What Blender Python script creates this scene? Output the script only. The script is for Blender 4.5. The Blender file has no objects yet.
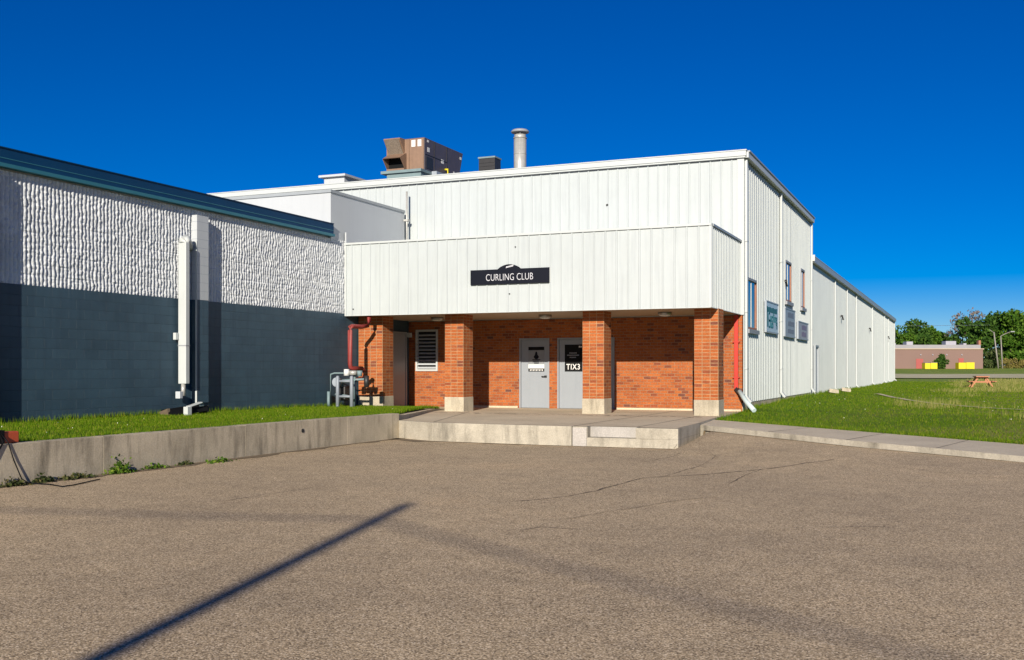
import bpy, math, random
import numpy as np
from mathutils import Vector, noise

random.seed(7)
rng = np.random.default_rng(11)
scene = bpy.context.scene
COL = scene.collection
EYE = 1.6
YAW = 0.4059
FPX = 1044.7
HY = 369.2
FW = (-math.sin(YAW), math.cos(YAW))
RT = (math.cos(YAW), math.sin(YAW))


def at_depth(px, t):
    """world x, y of the photo column px at forward distance t (only used to read the layout off the photo)"""
    a = (px - 512) / FPX
    return (t * (FW[0] + a * RT[0]), t * (FW[1] + a * RT[1]))


# ------------------------------------------------------------------ mesh builder
class MB:
    def __init__(self):
        self.v = []; self.f = []; self.m = []; self.s = []

    def face(self, pts, m=0, smooth=False):
        b = len(self.v)
        self.v.extend([tuple(p) for p in pts])
        self.f.append(list(range(b, b + len(pts)))); self.m.append(m); self.s.append(smooth)

    def box(self, x0, y0, z0, x1, y1, z1, m=0):
        if x0 > x1: x0, x1 = x1, x0
        if y0 > y1: y0, y1 = y1, y0
        if z0 > z1: z0, z1 = z1, z0
        b = len(self.v)
        self.v += [(x0, y0, z0), (x1, y0, z0), (x1, y1, z0), (x0, y1, z0), (x0, y0, z1), (x1, y0, z1), (x1, y1, z1), (x0, y1, z1)]
        for q in ((3, 2, 1, 0), (4, 5, 6, 7), (0, 1, 5, 4), (1, 2, 6, 5), (2, 3, 7, 6), (3, 0, 4, 7)):
            self.f.append([b + i for i in q]); self.m.append(m); self.s.append(False)
        return self

    def obox(self, c, half, ax, m=0):
        """box with its own axes: ax = three unit vectors"""
        b = len(self.v); c = Vector(c)
        for sz in (-1, 1):
            for sx, sy in ((-1, -1), (1, -1), (1, 1), (-1, 1)):
                self.v.append(tuple(c + ax[0] * (half[0] * sx) + ax[1] * (half[1] * sy) + ax[2] * (half[2] * sz)))
        for q in ((3, 2, 1, 0), (4, 5, 6, 7), (0, 1, 5, 4), (1, 2, 6, 5), (2, 3, 7, 6), (3, 0, 4, 7)):
            self.f.append([b + i for i in q]); self.m.append(m); self.s.append(False)
        return self

    def bar(self, p, q, w, h, m=0, up=(0, 0, 1)):
        p = Vector(p); q = Vector(q); d = (q - p).normalized(); u = Vector(up)
        if abs(d.dot(u)) > .98: u = Vector((0, 1, 0))
        s = d.cross(u).normalized(); u = s.cross(d).normalized()
        return self.obox((p + q) / 2, ((q - p).length / 2, w / 2, h / 2), (d, s, u), m)

    def prism(self, poly, z0, z1, m=0):
        """poly: xy counter clockwise"""
        n = len(poly); b = len(self.v)
        self.v += [(x, y, z0) for x, y in poly] + [(x, y, z1) for x, y in poly]
        self.f.append([b + i for i in range(n)][::-1]); self.m.append(m); self.s.append(False)
        self.f.append([b + n + i for i in range(n)]); self.m.append(m); self.s.append(False)
        for i in range(n):
            j = (i + 1) % n
            self.f.append([b + i, b + j, b + n + j, b + n + i]); self.m.append(m); self.s.append(False)
        return self

    def xprism(self, poly, x0, x1, m=0):
        """poly: (y,z) outline pushed along x"""
        n = len(poly); b = len(self.v)
        self.v += [(x0, y, z) for y, z in poly] + [(x1, y, z) for y, z in poly]
        self.f.append([b + i for i in range(n)][::-1]); self.m.append(m); self.s.append(False)
        self.f.append([b + n + i for i in range(n)]); self.m.append(m); self.s.append(False)
        for i in range(n):
            j = (i + 1) % n
            self.f.append([b + i, b + j, b + n + j, b + n + i]); self.m.append(m); self.s.append(False)
        return self

    def tube(self, pts, r, n=10, m=0, cap=True, smooth=True):
        pts = [Vector(p) for p in pts]
        rs = r if isinstance(r, (list, tuple)) else [r] * len(pts)
        rings = []
        for i, p in enumerate(pts):
            if i == 0: d = pts[1] - pts[0]
            elif i == len(pts) - 1: d = pts[-1] - pts[-2]
            else: d = (pts[i + 1] - pts[i]).normalized() + (pts[i] - pts[i - 1]).normalized()
            d.normalize()
            u = Vector((0, 0, 1)) if abs(d.z) < .95 else Vector((0, 1, 0))
            s = d.cross(u).normalized(); u = s.cross(d).normalized()
            b = len(self.v)
            for k in range(n):
                a = 2 * math.pi * k / n
                self.v.append(tuple(p + (s * math.cos(a) + u * math.sin(a)) * rs[i]))
            rings.append(b)
        for i in range(len(rings) - 1):
            for k in range(n):
                k2 = (k + 1) % n
                self.f.append([rings[i] + k, rings[i + 1] + k, rings[i + 1] + k2, rings[i] + k2]); self.m.append(m); self.s.append(smooth)
        if cap:
            self.f.append([rings[0] + k for k in range(n)]); self.m.append(m); self.s.append(False)
            self.f.append([rings[-1] + k for k in range(n)][::-1]); self.m.append(m); self.s.append(False)
        return self

    def ribs(self, p0, p1, z0, z1, out, step=.305, h=.024, w=.05, m=0, phase=0., minor=False):
        """ribbed sheet metal between plan points p0 and p1, ribs pushed along out"""
        p0 = Vector((p0[0], p0[1], 0)); p1 = Vector((p1[0], p1[1], 0)); L = (p1 - p0).length; d = (p1 - p0) / L
        o = Vector((out[0], out[1], 0))
        prof = [(0., 0.)]
        k = math.ceil((phase - w) / step) - 1
        while True:
            u = k * step - phase
            if u > L: break
            for du, hh in ((-w * .6, 0), (-w * .3, h), (w * .3, h), (w * .6, 0)):
                if 0 < u + du < L: prof.append((u + du, hh))
            if minor:
                for c in (step / 3, 2 * step / 3):
                    for du, hh in ((-.012, 0), (0, h * .28), (.012, 0)):
                        if 0 < u + c + du < L: prof.append((u + c + du, hh))
            k += 1
        prof.append((L, 0.))
        b = len(self.v)
        for u, hh in prof:
            q = p0 + d * u + o * hh
            self.v += [(q.x, q.y, z0), (q.x, q.y, z1)]
        flip = d.cross(Vector((0, 0, 1))).dot(o) < 0
        for i in range(len(prof) - 1):
            q = [b + 2 * i, b + 2 * i + 2, b + 2 * i + 3, b + 2 * i + 1]
            self.f.append(q[::-1] if flip else q); self.m.append(m); self.s.append(False)
        return self

    def mesh(self, name, off, mats):
        me = bpy.data.meshes.new(name)
        v = np.array(self.v, dtype=np.float64).reshape(-1, 3) - np.array(off)
        me.from_pydata([tuple(q) for q in v], [], self.f)
        me.polygons.foreach_set('material_index', self.m)
        me.polygons.foreach_set('use_smooth', self.s)
        for mt in mats: me.materials.append(mt)
        uv = me.uv_layers.new(name='UVMap')
        W = np.array(self.v, dtype=np.float64).reshape(-1, 3)
        data = np.zeros((len(me.loops), 2))
        nrm = np.zeros(len(me.polygons) * 3); me.polygons.foreach_get('normal', nrm); nrm = nrm.reshape(-1, 3)
        li = 0
        for fi, f in enumerate(self.f):
            nx, ny, nz = np.abs(nrm[fi])
            for i in f:
                p = W[i]
                if nz > .7: data[li] = (p[0], p[1])
                elif nx > ny: data[li] = (p[1], p[2])
                else: data[li] = (p[0], p[2])
                li += 1
        uv.data.foreach_set('uv', data.ravel())
        me.update()
        return me


def root_off(parent):
    o = Vector((0, 0, 0))
    p = parent
    while p is not None:
        o += p.location; p = p.parent
    return o


def obj(name, mb, mats, parent=None, label=None, loc=(0, 0, 0), bevel=0):
    """link one mesh object; vertex coordinates of mb are world coordinates"""
    if not isinstance(mats, (list, tuple)): mats = [mats]
    off = root_off(parent) + (Vector(loc) if parent is None else Vector((0, 0, 0)))
    me = mb.mesh(name, off, mats) if isinstance(mb, MB) else mb
    o = bpy.data.objects.new(name, me)
    if parent is None: o.location = loc
    else: o.parent = parent
    if label: o['label'] = label
    if bevel:
        b = o.modifiers.new('bevel', 'BEVEL'); b.width = bevel; b.segments = 2; b.limit_method = 'ANGLE'; b.angle_limit = .6
    COL.objects.link(o)
    return o


def thing(name, label, cat, loc=(0, 0, 0), group=None):
    o = bpy.data.objects.new(name, None); o.location = loc; o.empty_display_size = .2
    COL.objects.link(o)
    o['label'] = label; o['category'] = cat
    if group: o['group'] = group
    return o


def tag(o, label, cat, group=None):
    o['label'] = label; o['category'] = cat
    if group: o['group'] = group
    return o


def kind(o, k):
    o['kind'] = k
    return o


def copy_tree(o, parent=None):
    c = o.copy(); COL.objects.link(c); c.parent = parent
    for ch in list(o.children): copy_tree(ch, c)
    return c


def text_mesh(txt, size, mirror=False, bold=False, depth=.004):
    cu = bpy.data.curves.new('lettering', 'FONT'); cu.body = txt; cu.size = size; cu.align_x = 'CENTER'; cu.align_y = 'CENTER'
    cu.extrude = depth
    cu.offset = size * (.016 if bold else -.014); cu.space_character = 1.12 if bold else 1.04
    t = bpy.data.objects.new('lettering', cu); COL.objects.link(t)
    bpy.context.view_layer.update()
    dg = bpy.context.evaluated_depsgraph_get()
    me = bpy.data.meshes.new_from_object(t.evaluated_get(dg))
    bpy.data.objects.remove(t)
    v = [tuple(q.co) for q in me.vertices]; f = [list(p.vertices) for p in me.polygons]
    return v, f


def put_text(mb, txt, size, pos, axis='x', sx=1., bold=False, m=0):
    """write txt on a wall: axis 'x' = wall facing -Y, 'y' = wall facing +X (reading along +Y)"""
    v, f = text_mesh(txt, size, bold=bold)
    b = len(mb.v)
    for (x, y, z) in v:
        x *= sx
        if axis == 'x': mb.v.append((pos[0] + x, pos[1] - z, pos[2] + y))
        else: mb.v.append((pos[0] + z, pos[1] + x, pos[2] + y))
    for q in f:
        mb.f.append([b + i for i in q]); mb.m.append(m); mb.s.append(False)


# ------------------------------------------------------------------ materials
def L(r, g, b):
    return (r, g, b, 1)


class NT:
    def __init__(self, name):
        self.mat = bpy.data.materials.new(name); self.mat.use_nodes = True
        self.t = self.mat.node_tree; self.b = self.t.nodes['Principled BSDF']

    def n(self, typ, **kw):
        nd = self.t.nodes.new(typ)
        for k, v in kw.items():
            if k in nd.inputs: nd.inputs[k].default_value = v
            else: setattr(nd, k, v)
        return nd

    def l(self, a, b): self.t.links.new(a, b)

    def coord(self, which='Object', scale=(1, 1, 1)):
        tc = self.n('ShaderNodeTexCoord'); mp = self.n('ShaderNodeMapping'); mp.inputs['Scale'].default_value = scale
        self.l(tc.outputs[which], mp.inputs['Vector']); return mp.outputs['Vector']

    def noise(self, vec, scale, detail=4., rough=.55):
        nd = self.n('ShaderNodeTexNoise'); nd.inputs['Scale'].default_value = scale; nd.inputs['Detail'].default_value = detail
        nd.inputs['Roughness'].default_value = rough
        self.l(vec, nd.inputs['Vector']); return nd.outputs['Fac']

    def ramp(self, fac, stops, interp='LINEAR'):
        r = self.n('ShaderNodeValToRGB'); cr = r.color_ramp; cr.interpolation = interp
        while len(cr.elements) < len(stops): cr.elements.new(.5)
        for e, (p, c) in zip(cr.elements, stops):
            e.position = p; e.color = c if len(c) == 4 else (*c, 1)
        self.l(fac, r.inputs['Fac']); return r.outputs['Color']

    def mix(self, a, b, fac, mode='MIX'):
        m = self.n('ShaderNodeMix'); m.data_type = 'RGBA'; m.blend_type = mode
        for s, x in ((m.inputs[6], a), (m.inputs[7], b), (m.inputs[0], fac)):
            if hasattr(x, 'links') or isinstance(x, bpy.types.NodeSocket): self.l(x, s)
            else: s.default_value = x
        return m.outputs[2]

    def bump(self, h, strength=.3, dist=.01, prev=None):
        b = self.n('ShaderNodeBump'); b.inputs['Strength'].default_value = strength; b.inputs['Distance'].default_value = dist
        self.l(h, b.inputs['Height'])
        if prev is not None: self.l(prev, b.inputs['Normal'])
        return b.outputs['Normal']

    def out(self, color=None, rough=.6, normal=None, metal=0., spec=.5):
        if color is not None:
            if isinstance(color, tuple): self.b.inputs['Base Color'].default_value = color
            else: self.l(color, self.b.inputs['Base Color'])
        if isinstance(rough, float): self.b.inputs['Roughness'].default_value = rough
        else: self.l(rough, self.b.inputs['Roughness'])
        self.b.inputs['Metallic'].default_value = metal
        self.b.inputs['Specular IOR Level'].default_value = spec
        if normal is not None: self.l(normal, self.b.inputs['Normal'])
        return self.mat


def painted(name, col, rough=.5, var=.12, scale=2.5, streak=0., metal=0., spec=.5, bump=.0):
    """paint or plain material with blotches, optional rain streaks"""
    col = tuple(x * .86 for x in col)
    k = NT(name); v = k.coord('Object')
    c2 = tuple(x * (1 - var) for x in col)
    fac = k.noise(v, scale, 5., .65)
    c = k.ramp(fac, [(.3, c2), (.7, col)])
    if streak:
        sv = k.coord('Object', (7, 7, .35))
        sf = k.noise(sv, 1.6, 4., .6)
        sc = k.ramp(sf, [(.48, (1, 1, 1)), (.78, (1 - streak, 1 - streak * .98, 1 - streak * .9))])
        c = k.mix(c, sc, 1., 'MULTIPLY')
    nrm = k.bump(k.noise(v, 60, 3.), bump, .003) if bump else None
    return k.out(c, rough, nrm, metal, spec)


M = {}
M['white_metal'] = painted('white_metal', (.52, .57, .58), .38, .07, .9, .12)
M['white_side'] = painted('white_side', (.56, .605, .60), .30, .07, .9, .12)  # same paint as the front, lightened to lift the grazing-lit side walls
M['white_trim'] = painted('white_trim', (.56, .60, .60), .4, .05, 2.)
M['white_smooth'] = painted('white_smooth', (.54, .58, .61), .45, .05, .7, .05)
M['grey_eave'] = painted('grey_eave', (.36, .40, .43), .4, .1, 2.)
M['dark_gap'] = painted('dark_gap', (.02, .02, .022), .8, .2)  # near-black colour stands in for shade inside holes and behind slats
M['teal_metal'] = painted('teal_metal', (.001, .050, .140), .6, .15, 1.2, spec=.2)
M['teal_light'] = painted('teal_light', (.035, .19, .26), .5, .1, 2., spec=.3)
M['soffit'] = painted('soffit', (.50, .40, .29), .7, .12, 1.5)
M['door_grey'] = painted('door_grey', (.31, .345, .385), .45, .05, 1.5, .05)
M['frame_grey'] = painted('frame_grey', (.32, .34, .37), .5, .1)
M['steel'] = painted('steel', (.45, .45, .44), .35, .2, 8., metal=.9)
M['galv'] = painted('galv', (.56, .56, .53), .4, .25, 5., metal=.25, streak=.25)
M['dark_metal'] = painted('dark_metal', (.03, .03, .032), .5, .3, 5.)
M['black'] = painted('black', (.007, .008, .009), .6, .2, spec=.15)
M['brown_paint'] = painted('brown_paint', (.28, .175, .115), .55, .18, 5., .25)
M['purple_grey'] = painted('purple_grey', (.10, .085, .105), .5, .25, 3., .25)
M['screen'] = painted('screen', (.33, .27, .21), .7, .55, 22.)
M['teal_grey'] = painted('teal_grey', (.20, .29, .31), .6, .2, 4.)
M['yellow'] = painted('yellow', (.75, .62, .01), .5, .08)
M['red_paint'] = painted('red_paint', (.55, .028, .012), .45, .12, 5.)
M['old_red'] = painted('old_red', (.30, .040, .034), .55, .25, 7.)
M['pale_plastic'] = painted('pale_plastic', (.58, .72, .74), .5, .1, 4.)
M['navy'] = painted('navy', (.006, .008, .017), .6, .15, 3., spec=.15)
M['letter_white'] = painted('letter_white', (.72, .73, .78), .5, .04)
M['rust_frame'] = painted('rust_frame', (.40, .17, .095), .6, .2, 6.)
M['sign_blue'] = painted('sign_blue', (.52, .68, .82), .4, .06)
M['sign_teal'] = painted('sign_teal', (.0, .13, .17), .6, .1, spec=.2)
M['sign_grey'] = painted('sign_grey', (.36, .41, .47), .4, .12)
M['sign_mauve'] = painted('sign_mauve', (.40, .40, .45), .4, .1)
M['sign_ink'] = painted('sign_ink', (.13, .16, .23), .5, .1)
M['sign_violet'] = painted('sign_violet', (.16, .13, .24), .5, .1)
M['poster_grey'] = painted('poster_grey', (.27, .29, .31), .5, .06)
M['paper'] = painted('paper', (.75, .76, .75), .6, .04)
M['guard_paint'] = painted('guard_paint', (.26, .30, .35), .5, .12, 6.)
M['orange'] = painted('orange', (.56, .095, .03), .55, .22, 14.)
M['table_wood'] = painted('table_wood', (.55, .20, .085), .6, .25, 9., .2)
M['brown_wall'] = painted('brown_wall', (.235, .15, .125), .8, .08, .2)
M['roof_grey'] = painted('roof_grey', (.34, .34, .36), .7, .2, .3)
M['salmon'] = painted('salmon', (.40, .085, .075), .6, .1, 1.)
M['pole_wood'] = painted('pole_wood', (.30, .23, .17), .85, .3, 4., .3)
M['pole_grey'] = painted('pole_grey', (.30, .28, .25), .6, .1, 1.)
M['bark'] = painted('bark', (.10, .075, .055), .9, .4, 3.)
M['white_flower'] = painted('white_flower', (.75, .75, .66), .7, .05)
M['crack'] = painted('crack', (.10, .08, .055), .9, .3, 20.)
M['seam'] = painted('seam', (.44, .35, .225), .9, .18, 60.)
M['soil'] = painted('soil', (.25, .185, .105), .95, .55, 18., bump=.5)
M['joint'] = painted('joint', (.11, .095, .075), .9, .3, 10.)
M['stain'] = painted('stain', (.16, .12, .08), .9, .4, 14.)
M['brick_dark'] = painted('brick_dark', (.1, .04, .02), .8, .3, 8.)


def glass(name, col):
    k = NT(name); v = k.coord('Object')
    c = k.ramp(k.noise(v, .7, 2.), [(.35, tuple(x * .6 for x in col)), (.65, col)])
    return k.out(c, .06, None, .0, 1.)


M['glass'] = glass('glass', (.03, .09, .14))


def brick(name, bw, bh, offset, mortar, cols, mcol, lift=.004):
    k = NT(name); tc = k.n('ShaderNodeTexCoord')
    # uneven hand-laid edges
    wob = k.n('ShaderNodeTexNoise'); wob.inputs['Scale'].default_value = 9.; wob.inputs['Detail'].default_value = 2.
    k.l(tc.outputs['UV'], wob.inputs['Vector'])
    add = k.n('ShaderNodeVectorMath', operation='MULTIPLY_ADD'); k.l(wob.outputs['Color'], add.inputs[0])
    add.inputs[1].default_value = (.008, .008, 0); k.l(tc.outputs['UV'], add.inputs[2])
    b = k.n('ShaderNodeTexBrick'); b.offset = offset; b.offset_frequency = 2
    b.inputs['Scale'].default_value = 1; b.inputs['Brick Width'].default_value = bw; b.inputs['Row Height'].default_value = bh
    b.inputs['Mortar Size'].default_value = mortar * 1.1; b.inputs['Mortar Smooth'].default_value = .3; b.inputs['Bias'].default_value = 0
    b.inputs['Color1'].default_value = L(0, 0, 0); b.inputs['Color2'].default_value = L(1, 1, 1); b.inputs['Mortar'].default_value = L(.5, .5, .5)
    k.l(add.outputs[0], b.inputs['Vector'])
    col = k.ramp(b.outputs['Color'], cols)
    v = k.coord('Object')
    spot = k.ramp(k.noise(v, 26, 4., .7), [(.3, (.62, .62, .62)), (.62, (1.1, 1.1, 1.1))])
    col = k.mix(col, spot, 1., 'MULTIPLY')
    big = k.ramp(k.noise(v, 1.3, 3.), [(.35, (.84, .84, .84)), (.65, (1.05, 1.05, 1.05))])
    col = k.mix(col, big, 1., 'MULTIPLY')
    mvar = k.ramp(k.noise(v, 7, 3.), [(.3, tuple(x * .55 for x in mcol)), (.7, mcol)])
    col = k.mix(col, mvar, b.outputs['Fac'])
    inv = k.n('ShaderNodeMath', operation='SUBTRACT'); inv.inputs[0].default_value = 1; k.l(b.outputs['Fac'], inv.inputs[1])
    nr = k.bump(inv.outputs[0], .6, lift)
    nr = k.bump(k.noise(v, 70, 3.), .25, .004, nr)
    return k.out(col, .82, nr, 0, .3)


BR = [(.0, (.34, .086, .023)), (.3, (.42, .122, .030)), (.6, (.38, .104, .027)), (.8, (.33, .086, .025)), (.91, (.26, .066, .025)), (.98, (.18, .057, .032)), (1., (.13, .052, .04))]
M['brick'] = brick('brick', .205, .082, .5, .007, BR, (.32, .20, .12))
M['stack_brick'] = brick('stack_brick', .2067, .088, 0., .0085, BR, (.44, .27, .145))
BL = [(0, (.036, .075, .110)), (.5, (.039, .081, .117)), (1, (.043, .087, .124))]


def block(name):
    k = NT(name); tc = k.n('ShaderNodeTexCoord')
    b = k.n('ShaderNodeTexBrick'); b.offset = .5
    b.inputs['Scale'].default_value = 1; b.inputs['Brick Width'].default_value = .4; b.inputs['Row Height'].default_value = .2
    b.inputs['Mortar Size'].default_value = .006; b.inputs['Mortar Smooth'].default_value = .4
    b.inputs['Color1'].default_value = L(0, 0, 0); b.inputs['Color2'].default_value = L(1, 1, 1); b.inputs['Mortar'].default_value = L(.5, .5, .5)
    k.l(tc.outputs['UV'], b.inputs['Vector'])
    col = k.ramp(b.outputs['Color'], BL)
    v = k.coord('Object')
    col = k.mix(col, k.ramp(k.noise(v, .8, 5., .7), [(.3, (.78, .78, .78)), (.7, (1.1, 1.1, 1.1))]), 1., 'MULTIPLY')
    sv = k.coord('Object', (5, 5, .4))
    col = k.mix(col, k.ramp(k.noise(sv, 1.5, 4.), [(.5, (1, 1, 1)), (.8, (.8, .8, .82))]), 1., 'MULTIPLY')
    mm = k.n('ShaderNodeMath', operation='MULTIPLY'); k.l(b.outputs['Fac'], mm.inputs[0]); k.l(k.ramp(k.noise(v, 1.7, 4.), [(.35, (.1, .1, .1)), (.65, (.38, .38, .38))]), mm.inputs[1])
    col = k.mix(col, L(.018, .038, .055), mm.outputs[0])
    inv = k.n('ShaderNodeMath', operation='SUBTRACT'); inv.inputs[0].default_value = 1; k.l(b.outputs['Fac'], inv.inputs[1])
    nr = k.bump(inv.outputs[0], .8, .006)
    nr = k.bump(k.noise(v, 55, 4.), .35, .004, nr)
    return k.out(col, .6, nr, 0, .4)


M['blue_block'] = block('blue_block')


def stucco_white():
    k = NT('rough_white'); v = k.coord('Object')
    c = k.ramp(k.noise(v, 2.2, 6., .7), [(.3, (.46, .49, .515)), (.7, (.63, .66, .68))])
    nr = k.bump(k.noise(v, 34, 5., .7), .5, .012)
    return k.out(c, .7, nr, 0, .3)


M['rough_white'] = stucco_white()


def concrete(name, col, dark, stain=.5, streaks=True, scale=1.):
    k = NT(name); v = k.coord('Object')
    f1 = k.noise(v, 1.1 * scale, 7., .7)
    c = k.ramp(f1, [(.3, dark), (.62, col)])
    c = k.mix(c, k.ramp(k.noise(v, 40, 3., .7), [(.3, (.78, .78, .78)), (.7, (1.1, 1.1, 1.1))]), 1., 'MULTIPLY')
    if streaks:
        sv = k.coord('Object', (3.2, 3.2, .5))
        s = k.noise(sv, 1.2, 5., .65)
        c = k.mix(c, k.ramp(s, [(.5, (1, 1, 1)), (.72, (1 - stain, 1 - stain, 1 - stain))]), 1., 'MULTIPLY')
    nr = k.bump(k.noise(v, 50, 4., .7), .4, .006)
    nr = k.bump(k.noise(v, 5, 4., .6), .3, .02, nr)
    return k.out(c, .88, nr, 0, .25)


M['concrete'] = concrete('concrete', (.455, .42, .345), (.29, .265, .215), .45)
M['wall_concrete'] = concrete('wall_concrete', (.55, .48, .355), (.36, .315, .23), .55)
M['slab'] = concrete('slab', (.64, .54, .39), (.51, .425, .305), .2, False, .8)
M['walk'] = concrete('walk', (.64, .56, .42), (.52, .45, .34), .2, False, .8)
M['new_concrete'] = concrete('new_concrete', (.44, .415, .385), (.35, .335, .31), .25)
M['plinth'] = concrete('plinth', (.50, .45, .345), (.36, .315, .235), .35)


def asphalt():
    k = NT('asphalt'); v = k.coord('Object')
    vo = k.n('ShaderNodeTexVoronoi'); vo.inputs['Scale'].default_value = 92; k.l(v, vo.inputs['Vector'])
    wn = k.n('ShaderNodeTexWhiteNoise'); wn.noise_dimensions = '3D'; k.l(vo.outputs['Position'], wn.inputs['Vector'])
    stone = k.ramp(wn.outputs['Value'], [(0, (.19, .148, .096)), (.22, (.42, .325, .205)), (.55, (.62, .485, .312)), (.82, (.80, .635, .415)), (1, (1., .84, .61))])
    edge = k.ramp(vo.outputs['Distance'], [(.0, (1, 1, 1)), (.55, (.92, .92, .92)), (.95, (.5, .48, .46))])
    c = k.mix(stone, edge, 1., 'MULTIPLY')
    fine = k.ramp(k.noise(v, 52, 6., .75), [(.3, (.68, .67, .66)), (.7, (1.2, 1.19, 1.18))])
    c = k.mix(c, fine, 1., 'MULTIPLY')
    patch = k.ramp(k.noise(v, .23, 6., .62), [(.26, (.70, .71, .74)), (.42, (.90, .90, .91)), (.55, (1.0, 1.0, 1.0)), (.74, (1.16, 1.12, 1.08))])
    c = k.mix(c, patch, 1., 'MULTIPLY')
    p2 = k.ramp(k.noise(v, 2.1, 5., .7), [(.3, (.86, .86, .86)), (.7, (1.08, 1.07, 1.05))])
    c = k.mix(c, p2, 1., 'MULTIPLY')
    nr = k.bump(vo.outputs['Distance'], .35, -.006)
    nr = k.bump(k.noise(v, 3, 4.), .25, .02, nr)
    return k.out(c, .9, nr, 0, .2)


M['asphalt'] = asphalt()


def lawn_mat():
    k = NT('lawn'); v = k.coord('Object')
    c = k.ramp(k.noise(v, .5, 7., .7), [(.28, (.070, .140, .004)), (.5, (.105, .20, .006)), (.72, (.17, .235, .018))])
    f = k.ramp(k.noise(v, 25, 5., .75), [(.3, (.5, .5, .5)), (.7, (1.2, 1.2, 1.2))])
    c = k.mix(c, f, 1., 'MULTIPLY')
    # drier, paler ground away from the building
    sp = k.n('ShaderNodeSeparateXYZ'); tc = k.n('ShaderNodeTexCoord'); k.l(tc.outputs['Object'], sp.inputs[0])
    far = k.n('ShaderNodeMapRange'); far.inputs['From Min'].default_value = -4.; far.inputs['From Max'].default_value = 1.; k.l(sp.outputs['X'], far.inputs['Value'])
    dn = k.noise(v, .16, 6., .7)
    dm = k.n('ShaderNodeMath', operation='MULTIPLY'); k.l(far.outputs[0], dm.inputs[0])
    dr = k.n('ShaderNodeMapRange'); dr.inputs['From Min'].default_value = .40; dr.inputs['From Max'].default_value = .60; k.l(dn, dr.inputs['Value'])
    k.l(dr.outputs[0], dm.inputs[1])
    c = k.mix(c, L(.25, .23, .07), dm.outputs[0])
    fy = k.n('ShaderNodeMapRange'); fy.inputs['From Min'].default_value = 90.; fy.inputs['From Max'].default_value = 108.; k.l(sp.outputs['Y'], fy.inputs['Value'])
    fc_ = k.ramp(k.noise(v, .12, 5., .7), [(.35, (.14, .24, .02)), (.65, (.27, .32, .07))])
    c = k.mix(c, fc_, fy.outputs[0])
    nr = k.bump(k.noise(v, 14, 5., .7), .7, .06)
    return k.out(c, .9, nr, 0, .15)


M['lawn'] = lawn_mat()


def leaf_mat(name, stops, trans=.25, rough=.6):
    k = NT(name)
    g = k.n('ShaderNodeNewGeometry')
    c = k.ramp(g.outputs['Random Per Island'], stops)
    k.b.inputs['Subsurface Weight'].default_value = 0
    m = k.out(c, rough, None, 0, .08)
    if trans:
        tr = k.n('ShaderNodeBsdfTranslucent'); k.l(c, tr.inputs['Color'])
        mx = k.n('ShaderNodeMixShader'); mx.inputs[0].default_value = trans
        k.l(k.b.outputs[0], mx.inputs[1]); k.l(tr.outputs[0], mx.inputs[2])
        k.l(mx.outputs[0], k.t.nodes['Material Output'].inputs['Surface'])
    return m


M['blade'] = leaf_mat('blade', [(0, (.052, .120, .002)), (.4, (.086, .172, .003)), (.75, (.135, .22, .006)), (.93, (.22, .26, .02)), (1, (.34, .29, .07))], .3)
M['dry'] = leaf_mat('dry', [(0, (.12, .19, .02)), (.4, (.24, .26, .06)), (.75, (.36, .32, .11)), (1, (.48, .41, .19))], .3)
M['weed'] = leaf_mat('weed', [(0, (.04, .085, .012)), (.5, (.075, .15, .015)), (1, (.17, .24, .03))], .25)
M['dark_weed'] = leaf_mat('dark_weed', [(0, (.025, .035, .015)), (.6, (.05, .07, .02)), (1, (.12, .10, .04))], .2)
M['leaf_mid'] = leaf_mat('leaf_mid', [(0, (.035, .095, .010)), (.5, (.065, .145, .015)), (1, (.12, .21, .026))], .25)
M['leaf_dark'] = leaf_mat('leaf_dark', [(0, (.025, .068, .012)), (.5, (.046, .106, .018)), (1, (.085, .16, .026))], .25)
M['leaf_olive'] = leaf_mat('leaf_olive', [(0, (.05, .085, .03)), (.5, (.09, .13, .04)), (1, (.15, .18, .07))], .25)
M['leaf_bare'] = leaf_mat('leaf_bare', [(0, (.16, .12, .11)), (.5, (.22, .18, .17)), (1, (.20, .21, .12))], .2)
M['leaf_gold'] = leaf_mat('leaf_gold', [(0, (.13, .13, .03)), (.5, (.24, .21, .06)), (1, (.34, .27, .10))], .25)

# ------------------------------------------------------------------ layout (metres; z = 0 is the asphalt by the porch)
YM = 29.54          # front facade and brick wall
XS = -5.62          # right-hand side wall
XL = -16.30         # left block wall (faces +X)
YF = 25.72          # front of the overhanging white box
YC = 26.42          # front of the brick pillars
FL = .416           # porch floor
Y2 = 43.80          # end of the tall part
Y3 = 101.9          # end of the long low part
ZR = 7.747

# ================================================================== ground, asphalt, walks
WB = [(-5.48, 25.1, .38), (-2.24, 24.06, .25), (1.08, 22.07, .17), (12., 15.6, .12), (40., -2., .12), (90., -34., .12)]
WF = [(-5.34, 22.9, .37), (-1.93, 21.0, .23), (.95, 19.35, .15), (12., 13.0, .10), (40., -4.2, .10), (90., -36.5, .10)]


def lerp_poly(poly, x, k):
    if x <= poly[0][0]: return poly[0][k]
    for a, b in zip(poly, poly[1:]):
        if x <= b[0]:
            t = (x - a[0]) / (b[0] - a[0]); return a[k] + (b[k] - a[k]) * t
    return poly[-1][k]


def far_z(x, y):
    t = x * FW[0] + y * FW[1]
    return float(np.interp(t, [0, 60, 90, 110, 130, 150, 180, 212, 260, 400, 1500, 4000], [0, 0, .0, .10, .22, .38, .78, 1.25, 1.6, 2.3, 6., 8.]))


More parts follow.
